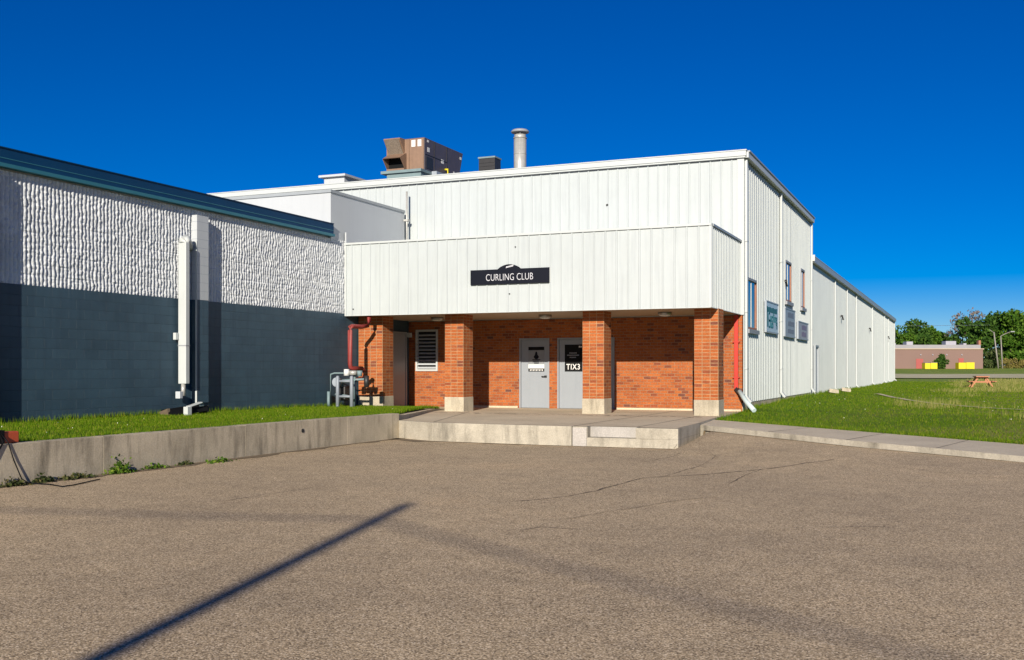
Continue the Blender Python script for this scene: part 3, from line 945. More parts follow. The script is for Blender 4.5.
def side_sign(label, y0, y1, z0, z1, face, ink, lines, texts=()):
    s = thing('wall_sign', label, 'sign', (XS + .05, (y0 + y1) / 2, z0))
    x = XS + .03
    obj('board', MB().box(x, y0, z0, x + .05, y1, z1), face, s)
    f = MB(); f.box(x, y0 - .04, z0 - .04, x + .065, y0 - .001, z1 + .04); f.box(x, y1 + .001, z0 - .04, x + .065, y1 + .04, z1 + .04)
    f.box(x, y0 - .001, z0 - .05, x + .065, y1 + .001, z0 - .001); f.box(x, y0 - .001, z1 + .001, x + .065, y1 + .001, z1 + .04)
    obj('frame', f, M['sign_grey'], s)
    k = MB()
    for (u0, u1, v0, v1) in lines:
        nn = max(1, int((u1 - u0) / .09))
        for i in range(nn):
            ya = y0 + (y1 - y0) * (u0 + (u1 - u0) * i / nn); yb = y0 + (y1 - y0) * (u0 + (u1 - u0) * (i + .8) / nn)
            zj = .12 * (v1 - v0) * ((i * 7) % 3 - 1)
            k.box(x + .051, ya, z0 + (z1 - z0) * v0, x + .054, yb, z0 + (z1 - z0) * v1 + zj * (z1 - z0) * .5)
    for (t, size, u, v, sx) in texts: put_text(k, t, size, (x + .054, y0 + (y1 - y0) * u, z0 + (z1 - z0) * v), 'y', sx, True)
    obj('lettering', k, ink, s)


side_sign('pale blue wall sign with large teal writing, beside the lower window', 32.85, 35.1, 2.79, 3.70, M['sign_blue'], M['sign_teal'],
          [(.1, .92, .66, .84), (.04, .12, .15, .9), (.86, .94, .12, .26)], [('Curling', .40, .52, .48, 1.3), ('Club', .36, .36, .25, 1.3)])
side_sign('grey middle wall sign with three faint lines of text', 36.6, 38.95, 2.77, 3.68, M['sign_grey'], M['sign_ink'],
          [(.25, .85, .70, .90), (.3, .9, .38, .56), (.25, .85, .10, .26)])
side_sign('smallest grey wall sign, farthest from the porch', 39.75, 42.4, 2.77, 3.36, M['sign_mauve'], M['sign_violet'],
          [(.35, .85, .55, .85), (.35, .8, .12, .42)])

# ================================================================== long low rink hall behind
rink = thing('rink_hall', 'long low white metal shed stretching away behind the tall part', 'building', (XS - 15, 70, 0))
rb = MB(); rb.box(-38, Y2 + .02, -.2, XS - .06, Y3, 6.0)
obj('wall', rb, M['white_smooth'], rink)
rc = MB(); rc.ribs((XS, Y2), (XS, Y3), .42, 6.0, (1, 0), phase=0., h=.016); rc.ribs((XS, Y3), (-38, Y3), .42, 6.0, (0, 1), h=.016)
obj('cladding', rc, M['white_side'], rink)
rr = MB(); rr.box(-38, Y2 + .01, 6.0, XS + .02, Y3 + .1, 6.12)
rro = obj('roof', rr, M['roof_grey'], rink)
re = MB(); re.box(XS + .021, Y2 + .03, 5.95, XS + .16, Y3 + .1, 6.18, 0); re.box(XS - .2, Y2 + .03, 6.181, XS + .17, Y3 + .1, 6.20, 1)
re.box(XS + .02, Y2 - .06, 5.99, XS + .18, Y2 + .028, 6.24, 1)
obj('gutter', re, [M['grey_eave'], M['white_trim']], rro)
for i, yy in enumerate((52.5, 58.3, 63.6, 75.6, 87.9, 92.9, 101.7)):
    dd = MB(); dd.box(XS + .02, yy - .06, .62, XS + .075, yy + .06, 5.93)
    do = obj('downspout', dd, M['white_trim'], rink)
    obj('outlet', MB().bar((XS + .05, yy, .68), (XS + .2, yy, .56), .10, .07), M['white_trim'], do)
    obj('joint_strip', MB().box(XS + .0235, yy + .095, .5, XS + .05, yy + .13, 5.6 if i % 2 else 3.4), M['grey_eave'], rink)
rd_ = MB(); rd_.box(XS + .02, 44.7, .55, XS + .055, 45.55, 2.5)
rdd = obj('door', rd_, M['white_smooth'], rink)
rdf = MB(); rdf.box(XS + .02, 44.58, .5, XS + .11, 44.695, 2.6); rdf.box(XS + .02, 45.56, .5, XS + .11, 45.64, 2.6); rdf.box(XS + .02, 44.695, 2.51, XS + .11, 45.56, 2.6)
obj('frame', rdf, M['grey_eave'], rdd)
for yy in (55.25, 73.0, 92.3):
    l = MB(); l.tube([(XS + .02, yy, 4.3), (XS + .1, yy, 4.3), (XS + .14, yy, 4.1)], .05, 8); obj('wall_lamp', l, M['dark_metal'], rink)

# ================================================================== left building
lbld = thing('block_building', 'long block building, rough white above and dark blue below, teal roof edge', 'building', (XL - 6, 12, 0))
ZS, ZB, ZT = 5.296, 3.20, 5.676
lw = MB(); lw.box(-45, -14, -.2, XL, YM - .02, ZB)
obj('lower_wall', lw, M['blue_block'], lbld)
lc = MB(); lc.box(-45, -14, ZB + .002, XL - .08, 24.97, ZT - .05)
obj('inner_wall', lc, M['white_smooth'], lbld)
# rough split-rib blocks: real relief
def ribbed(y0, y1, dy, dz):
    Y = np.arange(y0, y1 + dy / 2, dy); Z = np.arange(ZB, ZS + .02, dz)
    P = np.zeros((len(Y), len(Z), 3))
    for i, y in enumerate(Y):
        for j, z in enumerate(Z):
            k = y / .098
            row = math.floor(z / .2)
            ph = (k + (.22 + .35 * min(1, max(0, (y - 18.5) / 3))) * noise.noise(Vector((y * 3, z * 5, 1))) + .14 * noise.noise(Vector((y * 9, z * 17, 4)))) % 1.
            rib = max(0., math.sin(ph * math.pi)) ** .6
            lump = .5 + .5 * noise.noise(Vector((math.floor(k) * 3.7, z * 13., 2.))) + .35 * noise.noise(Vector((math.floor(k) * 5.1, z * 24., 6.)))
            blockd = noise.noise(Vector((math.floor(y / .4 + .5 * (row % 2)) * 2.3, row * 4.1, 3.)))
            jt = .86 if (z % .2) < .018 else 1.
            P[i, j] = (XL - .045 + (.056 * rib * (.62 + .50 * lump) + .006 * blockd + .005 * noise.noise(Vector((y * 31, z * 27, 8)))) * jt, y, z)
    return grid_mesh('upper_wall', P, [M['rough_white']], smooth=False)
uw = bpy.data.objects.new('upper_wall', ribbed(13.2, 26.1, .0163, .029)); uw.data.transform(__import__('mathutils').Matrix.Translation(-lbld.location)); uw.parent = lbld; COL.objects.link(uw)
u2 = bpy.data.objects.new('upper_wall', ribbed(-14, 13.2, .049, .1)); u2.data.transform(__import__('mathutils').Matrix.Translation(-lbld.location)); u2.parent = lbld; COL.objects.link(u2)
bk = MB(); bk.box(XL - .5, 24.97, ZB + .002, XL - .06, YM - .02, ZS)
obj('wall_end', bk, M['rough_white'], lbld)
tr = MB(); tr.xprism([(0, 0)] * 0 or [(-14, ZS + .10), (-14, ZT), (25.0, ZT), (25.0, ZS + .10)], XL - .3, XL + .10, 0)
tr.box(XL - .02, -14, ZS + .03, XL + .14, 25.01, ZS + .099, 1)
tr.box(XL - .4, -14, ZT + .001, XL + .12, 25.0, ZT + .02, 0)
tr.box(XL - .02, -14, ZS + .19, XL + .106, 24.99, ZS + .205, 1)
tr.box(-40, 24.80, ZS + .1, XL - .31, 24.97, ZT, 0)
obj('roof_edge', tr, [M['teal_metal'], M['teal_light']], lbld)
ro = MB(); ro.box(-45, -14, ZT - .06, XL - .41, 24.79, ZT - .02)
obj('roof', ro, M['roof_grey'], lbld)
# block pilasters (the second stands just left of the frame and throws its shadow into it)
def pilaster(y0, y1, bottom, top):
    p = MB(); p.box(XL + .02, y0, ZB + .002, XL + .17, y1, top, 0); p.box(XL + .002, y0, bottom, XL + .17, y1, ZB, 1)
    for k in range(1, 10):
        zz = ZB + .2 * k
        if zz < top - .1: p.box(XL + .02, y0 - .002, zz - .004, XL + .172, y1 + .002, zz + .004, 2)
    o = obj('pilaster', p, [M['white_smooth'], M['blue_block'], M['sign_grey']], lbld)
    obj('lit_edge', MB().box(XL + .13, y0 - .014, bottom, XL + .175, y0 - .003, top - .6), M['white_trim'], o)  # white strip painted for the sunlit sliver of the pilaster's front face
pilaster(19.2, 19.6, .83, 5.15)
pilaster(13.2, 13.8, .55, ZS)
pf = MB(); pf.box(XL + .01, 19.22, .5, XL + .12, 19.5, .83)
obj('pilaster_foot', pf, M['teal_grey'], lbld)
# vent duct
dk = MB(); dk.box(-16.22, 18.67, 1.27, -16.0, 18.80, 4.46)
duct = obj('duct', dk, M['white_trim'], lbld, bevel=.015)
DX, DY = -.285, .225
e1 = MB(); e1.tube([(x + DX, y + DY, z) for x, y, z in ((-15.825, 18.51, 4.44), (-15.83, 18.52, 4.50), (-15.88, 18.64, 4.55), (-15.98, 18.85, 4.44), (-16.02, 18.93, 4.40))], [.105, .108, .108, .1, .095], 14)
obj('elbow', e1, M['white_trim'], duct)
obj('seam', MB().box(-16.224, 18.664, 2.12, -15.994, 18.804, 2.145), M['frame_grey'], duct)
obj('bracket', MB().box(XL + .003, 18.71, 3.3, -16.222, 18.75, 3.35), M['frame_grey'], duct)
jb = MB(); jb.box(-16.27, 18.56, 2.26, -16.19, 18.662, 2.42); obj('junction_box', jb, M['white_trim'], lbld, bevel=.01)
cb = MB(); cb.box(-16.22, 18.58, .94, -16.09, 18.68, 1.10); cbo = obj('outlet_box', cb, M['white_smooth'], lbld, bevel=.01)
obj('conduit', MB().tube([(-16.12, 18.72, 1.0), (-16.12, 18.73, 1.28)], .05, 10), M['galv'], cbo)

# ================================================================== roof equipment
hv = thing('rooftop_unit', 'large brown rooftop air unit with hooded intakes beside the chimney', 'air unit', (-18.3, 34, 7.6))
hb = MB(); hb.xprism([(33, 8.72), (35.75, 8.72), (36.14, 9.88), (33, 9.88)], -19.12, -17.58)
obj('casing', hb, M['purple_grey'], hv, bevel=.015)
obj('front_panel', MB().box(-18.17, 32.96, 8.74, -17.59, 32.998, 9.85), M['brown_paint'], hv)
obj('front_panel', MB().box(-19.11, 32.965, 8.74, -18.19, 32.998, 9.85), M['brown_paint'], hv)
h1 = MB(); h1.xprism([(32.965, 9.36), (32.6, 9.81), (32.6, 9.85), (32.965, 9.87)], -19.02, -18.36, 0)
o1 = obj('intake_hood', h1, M['brown_paint'], hv)
obj('screen', MB().face([(-19.06, 32.49, 9.79), (-19.06, 32.93, 9.36), (-18.40, 32.93, 9.36), (-18.40, 32.49, 9.79)]) or (lambda m: m)(MB()), M['screen'], o1) if False else None
scm = MB(); scm.face([(-18.40, 32.575, 9.79), (-18.98, 32.575, 9.79), (-18.98, 32.935, 9.345), (-18.40, 32.935, 9.345)]); obj('screen', scm, M['screen'], o1)
h2 = MB(); X0, X1 = -19.02, -18.30
h2.face([(X0, 32.965, 9.36), (X0, 32.52, 9.13), (X1, 32.52, 9.13), (X1, 32.965, 9.36)])            # sloping top
h2.face([(X0, 32.965, 9.345), (X1, 32.965, 9.345), (X1, 32.52, 9.115), (X0, 32.52, 9.115)])
for x in (X0, X1):
    h2.xprism([(32.965, 9.34), (32.52, 9.11), (32.86, 8.76), (32.965, 8.76)], x, x + .015)
h2.box(X0, 32.80, 8.74, X1, 32.965, 8.80)
o2 = obj('intake_hood', h2, M['brown_paint'], hv)
obj('hood_shade', MB().box(X0 + .02, 32.945, 8.80, X1 - .01, 32.962, 9.30), M['black'], o2)  # black plate painted for the shade inside the hood
dt = MB(); dt.box(-18.08, 32.945, 9.56, -17.92, 32.959, 9.80); dt.box(-17.83, 32.945, 9.56, -17.68, 32.959, 9.80)
xx = -17.575
for (y0, z0, w, hh) in ((33.22, 9.4, .16, .16), (34.3, 9.18, .2, .15), (35.85, 9.6, .14, .1), (33.2, 9.74, .12, .08), (35.3, 8.95, .1, .1)): dt.box(xx, y0, z0, xx + .006, y0 + w, z0 + hh)
obj('sticker', dt, M['paper'], hv)
dl = MB()
for yy in (33.75, 34.75): dl.box(xx, yy, 8.74, xx + .01, yy + .02, 9.86)
dl.box(xx, 33.05, 9.28, xx + .01, 34.74, 9.30); dl.box(xx, 33.1, 8.8, xx + .012, 33.6, 9.22)
obj('access_panel', dl, M['dark_metal'], hv)
cb2 = MB(); cb2.box(-19.0, 32.8, 7.6, -17.62, 35.5, 8.62, 0); cb2.box(-19.2, 32.7, 8.621, -17.56, 35.7, 8.718, 1)
obj('curb', cb2, [M['teal_grey'], M['teal_grey']], hv)
yp = MB(); yp.tube([(-17.45, 34.6, 8.3), (-17.45, 34.6, 9.0), (-17.57, 34.6, 9.0)], .04, 8); yp.tube([(-17.45, 34.6, 8.62), (-17.57, 34.6, 8.62)], .03, 8)
obj('gas_line', yp, M['yellow'], hv)
pk = MB(); pk.box(-17.55, 33.5, 8.2, -17.35, 34.4, 8.74)
obj('control_box', pk, M['sign_grey'], hv)
vb = thing('roof_vent_box', 'small dark louvred box on the roof left of the metal chimney', 'roof vent', (-15.03, 33.4, 7.6))
v1 = MB(); v1.box(-15.44, 33.0, 7.6, -14.83, 33.5, 8.93)
for k in range(7): v1.box(-15.42, 32.985, 8.05 + k * .12, -14.85, 32.999, 8.11 + k * .12)
obj('casing', v1, M['dark_metal'], vb)
obj('lid', MB().box(-15.46, 32.97, 8.931, -14.81, 33.53, 8.985), M['teal_grey'], vb)

# ================================================================== gas meter, guard rail, red pipe
gm = thing('gas_meter', 'grey gas meter and regulator piping beside the blue wall', 'gas meter', (-15.95, 24.9, .55))
b1 = MB(); b1.box(-16.12, 24.95, .72, -15.8, 25.2, 1.12); obj('meter_body', b1, M['dark_metal'], gm, bevel=.03)
b2 = MB(); b2.tube([(-15.98, 24.9, 1.24), (-15.98, 24.78, 1.24)], .13, 16); b2.tube([(-15.98, 24.78, 1.24), (-15.98, 24.76, 1.24)], .11, 16); obj('dial', b2, M['sign_grey'], gm)
b3 = MB(); b3.tube([(-16.14, 24.75, .5), (-16.14, 24.75, 1.46), (-16.05, 24.8, 1.49), (-15.75, 24.95, 1.49), (-15.5, 25.0, 1.49)], .022, 8)
b3.tube([(-16.1, 25.05, 1.1), (-15.98, 24.9, 1.24)], .03, 8); b3.tube([(-15.9, 25.0, 1.1), (-15.9, 25.0, 1.3), (-15.6, 25.0, 1.3), (-15.2, 25.0, 1.32)], .035, 8)
b3.tube([(-16.05, 24.85, .9), (-15.7, 24.9, .86), (-15.5, 24.95, .75)], .028, 8); b3.tube([(-15.5, 24.98, .5), (-15.5, 24.98, 1.45)], .03, 8)
obj('piping', b3, M['teal_grey'], gm)
b4 = MB(); b4.tube([(-15.68, 24.85, 1.42), (-15.68, 24.85, 1.60)], [.08, .075], 12, 0); b4.tube([(-15.50, 24.9, 1.44), (-15.50, 24.9, 1.56)], .11, 14, 1); b4.tube([(-15.3, 24.92, 1.40), (-15.3, 24.92, 1.56)], [.06, .08], 10, 2); b4.tube([(-15.12, 24.98, 1.1), (-15.12, 24.98, 1.42)], .07, 10, 3)
obj('regulator', b4, [M['paper'], M['galv'], M['teal_grey'], M['dark_metal']], gm)
obj('marker_post', MB().tube([(-16.17, 24.7, .5), (-16.17, 24.7, .98)], .045, 8), M['teal_grey'], gm)
gr = thing('guard_rail', 'pale grey pipe guard of two posts in front of the gas meter', 'guard rail', (-15.57, 24.58, .55))
for x in (-15.8, -15.35): obj('post', MB().tube([(x, 24.58, .45), (x, 24.58, 1.39), (x, 24.58, 1.42)], [.05, .05, .025], 12), M['guard_paint'], gr)
for z in (1.27, .85): obj('crossbar', MB().tube([(-15.8, 24.6, z), (-15.35, 24.6, z)], .035, 8), M['guard_paint'], gr)
rp = MB(); rp.tube([(-15.56, 25.85, 3.13), (-15.56, 25.85, 2.95), (-15.57, 25.78, 2.84), (-15.60, 25.5, 2.80), (-15.635, 25.06, 2.80), (-15.64, 24.97, 2.77), (-15.64, 24.96, 2.68), (-15.64, 24.96, 1.75), (-15.635, 24.98, 1.66), (-15.60, 25.06, 1.62), (-15.55, 25.45, 1.62)], .062, 12)
rpo = obj('red_pipe', rp, M['old_red'], loc=(-15.6, 25, 1.6)); tag(rpo, 'faded red bent pipe standing above the gas meter', 'pipe')
tp = MB(); tp.tube([(-15.55, 25.45, 1.62), (-15.54, 25.52, 1.58), (-15.53, 25.52, 1.35), (-15.5, 25.0, 1.3)], .055, 10)
obj('pipe_end', tp, M['old_red'], rpo)

# ================================================================== small things about the place
hose = MB(); hose.tube([(-5.70, YM - .16, .98), (-5.45, YM - .45, .70), (-5.18, YM - .75, .47)], .066, 12)
ho = obj('drain_extension', hose, M['pale_plastic'], loc=(-5.4, 29, .4)); tag(ho, 'pale blue plastic drainpipe sloping from the brick corner onto the grass', 'drainpipe')
bx = thing('splash_tray', 'dark upturned splash tray lying in grass under the wall duct', 'tray', (-15.7, 18.4, .58))
s = MB(); ax = (Vector((.25, .95, .1)).normalized(), Vector((.95, -.25, .25)).normalized(), Vector((-.25, 0, 1)).normalized())
s.obox((-15.8, 18.4, .66), (.5, .17, .02), ax); s.obox((-15.63, 18.35, .68), (.48, .015, .06), ax); s.obox((-15.95, 18.45, .70), (.48, .015, .06), ax)
obj('tray', s, M['dark_weed'] if False else M['black'], bx)
for p, col in (((-15.95, 17.95, .64), 'stain'), ((-15.66, 18.87, .68), 'stain')):
    b = MB(); b.obox(p, (.03, .15, .07), ax); obj('tray_end', b, M[col], bx)
s2 = MB(); s2.box(-15.60, 18.12, .5, -15.48, 18.26, .78); s2.obox((-15.55, 18.42, .82), (.18, .07, .014), (Vector((.2, .96, .25)).normalized(), Vector((.97, -.2, 0)).normalized(), Vector((0, -.25, 1)).normalized()))
sbo = obj('white_block', s2, M['white_trim'], loc=(-15.54, 18.2, .5), bevel=.01); tag(sbo, 'small white concrete block standing in grass below the outlet box', 'block')
for i, (y, dx) in enumerate(((47.0, .35), (50.2, .55))):
    q = MB(); q.obox((XS + .2 + dx, y, .63), (.2, .16, .05), (Vector((.94, .3, -.15)).normalized(), Vector((-.3, .95, 0)).normalized(), Vector((.14, .05, 1)).normalized()))
    q.obox((XS + .2 + dx, y + .18, .68), (.2, .025, .05), (Vector((.94, .3, -.15)).normalized(), Vector((-.3, .95, 0)).normalized(), Vector((.14, .05, 1)).normalized()))
    o = obj('splash_block', q, M['plinth'], loc=(XS + .5, y, .5))
    tag(o, ['white splash block lying against the wall just beyond the rink door', 'tilted white splash block lying out in the grass past the rink door'][i], 'splash block')
# orange box with its black strap and cord on the retaining wall
ogb = thing('orange_box', 'orange box strapped with black cord on the concrete wall', 'box', (-12.15, 10.45, .57))
o_ = MB(); o_.box(-12.26, 9.9, .578, -12.12, 10.72, .735); obj('shell', o_, M['orange'], ogb, bevel=.015)
o_ = MB(); o_.box(-12.28, 10.36, .574, -12.10, 10.46, .76); obj('strap', o_, M['black'], ogb)
cd = MB(); cd.tube([(-12.12, 10.41, .72), (-11.99, 10.42, .60), (-11.975, 10.50, .35), (-11.96, 10.62, .08), (-11.90, 10.68, .02), (-11.55, 10.72, .014), (-11.17, 10.58, .014), (-11.17, 10.78, .014), (-11.28, 11.1, .014), (-11.42, 11.5, .014)], .009, 6)
cd.tube([(-12.12, 10.40, .70), (-11.99, 10.34, .60), (-11.985, 10.2, .42), (-11.985, 10.1, .3)], .014, 6)
cdo = obj('cord', cd, M['black'], loc=(-11.9, 10.5, .0)); tag(cdo, 'thin black cord hanging down the wall and trailing on asphalt', 'cord')


# weeds at the foot of the wall
def leaf_cloud(centers, size, tri=False, updir=None):
    """array of little folded leaves -> (verts, faces) as numpy; every leaf is a quad of its own"""
    n = len(centers)
    d = rng.normal(size=(n, 3)); d /= np.linalg.norm(d, axis=1)[:, None]
    e = rng.normal(size=(n, 3)); e -= (e * d).sum(1)[:, None] * d; e /= np.linalg.norm(e, axis=1)[:, None]
    s = (np.ones(n) * size if np.isscalar(size) else size)[:, None] * rng.uniform(.6, 1.3, (n, 1))
    a = centers - d * s * .5; b = centers + e * s * .32; c = centers + d * s * .5; f = centers - e * s * .32
    return np.stack([a, b, c, f], 1).reshape(-1, 3)


def quads_mesh(name, V, mat):
    n = len(V) // 4
    me = bpy.data.meshes.new(name)
    me.vertices.add(len(V)); me.vertices.foreach_set('co', V.reshape(-1).astype(np.float32))
    me.loops.add(len(V)); me.loops.foreach_set('vertex_index', np.arange(len(V), dtype=np.int32))
    me.polygons.add(n); me.polygons.foreach_set('loop_start', (np.arange(n) * 4).astype(np.int32))
    me.materials.append(mat); me.update(calc_edges=True); me.validate()
    return me


def tris_mesh(name, V, mat):
    n = len(V) // 3
    me = bpy.data.meshes.new(name)
    me.vertices.add(len(V)); me.vertices.foreach_set('co', V.reshape(-1).astype(np.float32))
    me.loops.add(len(V)); me.loops.foreach_set('vertex_index', np.arange(len(V), dtype=np.int32))
    me.polygons.add(n); me.polygons.foreach_set('loop_start', (np.arange(n) * 3).astype(np.int32))
    me.materials.append(mat); me.update(calc_edges=True); me.validate()
    return me


def weed(px, py, w, h, n, mat, label):
    x, y = px_ground(px, py); x = max(x, -11.97)
    c = np.stack([rng.normal(0, w * .22, n) + .06, rng.normal(0, w * .42, n), np.abs(rng.normal(0, .45, n)) * h], 1)
    c[:, 2] *= np.clip(1.15 - np.abs(c[:, 1]) / w, .2, 1)
    me = quads_mesh('weed', leaf_cloud(c, .055), mat)
    o = bpy.data.objects.new('weed', me); o.location = (x, y, .0); COL.objects.link(o)
    tag(o, label, 'weed', 'weeds along the foot of the retaining wall')


weed(10, 486, .28, .11, 200, M['dark_weed'], 'dark weed at the left edge of the photo below the orange box')
weed(33, 482, .22, .12, 140, M['dark_weed'], 'small brownish weed just right of the hanging cord')
weed(62, 478, .42, .09, 200, M['dark_weed'], 'low dark spreading weed between the cord and the bright green weed')
weed(117, 473, .28, .22, 300, M['weed'], 'tallest bright green weed at the foot of the concrete wall')
weed(152, 468.5, .32, .08, 130, M['weed'], 'sparse yellowish weed right of the bright green weed')
weed(176, 464.5, .22, .07, 90, M['dark_weed'], 'small dark weed midway along the concrete wall')
weed(217, 462, .34, .09, 120, M['weed'], 'flat weed in the dirt farthest along the concrete wall')


# ------------------------------------------------------------------ grass
def blades(pts, h, w, per, lean=.5):
    """pts (n,3) roots; per blades each -> triangles"""
    n = len(pts) * per
    p = np.repeat(pts, per, 0) + np.concatenate([rng.normal(0, .03, (n, 2)), np.zeros((n, 1))], 1)
    ang = rng.uniform(0, 2 * np.pi, n); hh = (np.repeat(h, per) if not np.isscalar(h) else np.full(n, h)) * rng.uniform(.5, 1.25, n)
    ww = (np.repeat(w, per) if not np.isscalar(w) else np.full(n, w))
    sx = np.cos(ang) * ww; sy = np.sin(ang) * ww
    la = rng.uniform(0, 2 * np.pi, n); ll = rng.uniform(0, lean, n) * hh
    a = p + np.stack([sx, sy, np.full(n, -.02)], 1); b = p + np.stack([-sx, -sy, np.full(n, -.02)], 1)
    c = p + np.stack([np.cos(la) * ll, np.sin(la) * ll, hh], 1)
    return np.stack([a, b, c], 1).reshape(-1, 3)


T = []
# left bank
n = 30000
y = rng.uniform(8., 27.6, n); u = rng.uniform(0, 1, n)
pts = []
for yy, uu in zip(y, u):
    x1 = left_edge(yy) - .02; x = XL + .03 + (x1 - XL - .03) * uu
    if YC - .1 < yy < YC + .75 and x < -15.35: continue
    pts.append((x, yy, left_z(x, yy)))
T.append(blades(np.array(pts), .042, .0055, 3))
pts = [(left_edge(yy) - abs(rng.normal(0, .05)), yy, left_z(left_edge(yy) - .05, yy)) for yy in rng.uniform(8, 27.6, 1500)]
T.append(blades(np.array(pts), .075, .006, 3))
pts = [(XL + abs(rng.normal(0, .07)) + .02, yy, left_z(XL + .1, yy)) for yy in rng.uniform(8, 25.6, 1300)]
T.append(blades(np.array(pts), .12, .006, 3))
grl = bpy.data.objects.new('grass', tris_mesh('grass', np.concatenate(T), M['blade'])); COL.objects.link(grl); kind(grl, 'stuff')
grl['label'] = 'short green grass on the raised bank by the blue wall'; grl['category'] = 'grass'
# right lawn
T = []; pts = []; hs = []; ws = []; dry = []; dryh = []
def dryness(x, y):
    return noise.fractal(Vector((x * .23 + 4, y * .13, 7.)), 1., 2., 4) + .35 * min(1.5, max(-1.2, (x + 1.2) / 2.4)) + .08 + .12 * min(1, max(0, (y - 45) / 30)) - .35 * max(0, -.4 - x)
cnt = 0
while cnt < 60000:
    yy = 21 + 80 * random.random() ** 2.1; xmax = .06 * yy + 5 if yy < 60 else .06 * yy + 3
    x = random.uniform(XS + .05, xmax)
    if x > -5.45 and yy < lerp_poly(WB, x, 1) + .01: continue
    if x <= -5.45 and yy < YM: continue
    if random.random() > .35 + .65 * min(1, 40 / yy): continue
    dr = dryness(x, yy); z = lawn_z(x, yy); cnt += 1
    near = (x - XS) < .3
    pts.append((x, yy, z)); hs.append((.05 if not near else .12) * (1 + max(0, dr) * .7)); ws.append(.006 * max(1, yy / 32))
T.append(blades(np.array(pts), np.array(hs), np.array(ws), 3))
for i in range(1400):
    x = random.uniform(-5.4, 9); y_ = lerp_poly(WB, x, 1) + abs(random.gauss(0, .05)) - .02; T.append(blades(np.array([(x, y_, lerp_poly(WB, x, 2))]), .08, .006, 3))
grr = bpy.data.objects.new('grass', tris_mesh('grass', np.concatenate(T), M['blade'])); COL.objects.link(grr); kind(grr, 'stuff')
grr['label'] = 'green grass of the open lawn beside the white side wall'; grr['category'] = 'grass'
pts = []; hs = []; ws = []
while len(pts) < 9500:
    yy = 24 + 90 * random.random() ** 1.5; x = random.uniform(-4, .06 * yy + 5)
    if yy < lerp_poly(WB, x, 1) + 1.6: continue
    dr = dryness(x, yy)
    if dr < .30 + .22 * random.random(): continue
    pts.append((x, yy, lawn_z(x, yy))); hs.append(random.uniform(.10, .26) * min(1.2, .6 + dr)); ws.append(.0045 * max(1, yy / 35))
dgo = bpy.data.objects.new('dry_grass', tris_mesh('dry_grass', blades(np.array(pts), np.array(hs), np.array(ws), 4, .45), M['dry'])); COL.objects.link(dgo); kind(dgo, 'stuff')
dgo['label'] = 'tall pale dry grass in patches on the right lawn'; dgo['category'] = 'grass'
# little white flowers
fl = []
for i in range(130):
    if i < 45:
        yy = random.uniform(9, 24) if random.random() < .65 else random.uniform(9, 13); x = random.uniform(XL + .5, -12.5); z = left_z(x, yy) + random.uniform(.05, .10)
    else:
        yy = 26 + 50 * random.random() ** 1.6; x = random.uniform(-5, .05 * yy + 2)
        if yy < lerp_poly(WB, x, 1) + .4: continue
        z = lawn_z(x, yy) + random.uniform(.06, .12)
    fl.append((x, yy, z))
flo = bpy.data.objects.new('clover_flowers', quads_mesh('clover_flowers', leaf_cloud(np.array(fl), .026), M['white_flower'])); COL.objects.link(flo); kind(flo, 'stuff')
flo['label'] = 'scattered tiny white clover flowers in the lawns'; flo['category'] = 'flowers'

# worn track curving over the lawn
tk = MB(); ptsT = [(-3.3, 47.5), (-1.88, 40.8), (-.93, 36.9), (.24, 33.9), (1.56, 31.9), (4., 29.6), (8., 27.)]
Q = []
for a, b in zip(ptsT, ptsT[1:]):
    for k in range(8): Q.append((a[0] + (b[0] - a[0]) * k / 8, a[1] + (b[1] - a[1]) * k / 8))
for a, b in zip(Q, Q[1:]):
    d = Vector((b[0] - a[0], b[1] - a[1])).normalized(); wv = (-d.y * .11, d.x * .11)
    f = lambda p, s: (p[0] + s * wv[0], p[1] + s * wv[1], lawn_z(p[0] + s * wv[0], p[1] + s * wv[1]) + .035)
    tk.face([f(a, 1), f(a, -1), f(b, -1), f(b, 1)])
kind(obj('path', tk, M['walk']), 'structure')
# gravel road far across the field
rd = MB()
def fwd_pt(px, t, lift): 
    x, y = at_depth(px, t); return (x, y, lawn_z(x, y) + lift)
tt = [112, 118, 126, 134, 142, 150]
pxs = np.linspace(700, 1500, 33)
for a, b in zip(pxs, pxs[1:]):
    for t0, t1 in zip(tt, tt[1:]): rd.face([fwd_pt(a, t0, .09), fwd_pt(b, t0, .09), fwd_pt(b, t1, .09), fwd_pt(a, t1, .09)], 0, True)
kind(obj('road', rd, concrete('gravel', (.66, .60, .40), (.44, .43, .22), .2, False, .2)), 'structure')

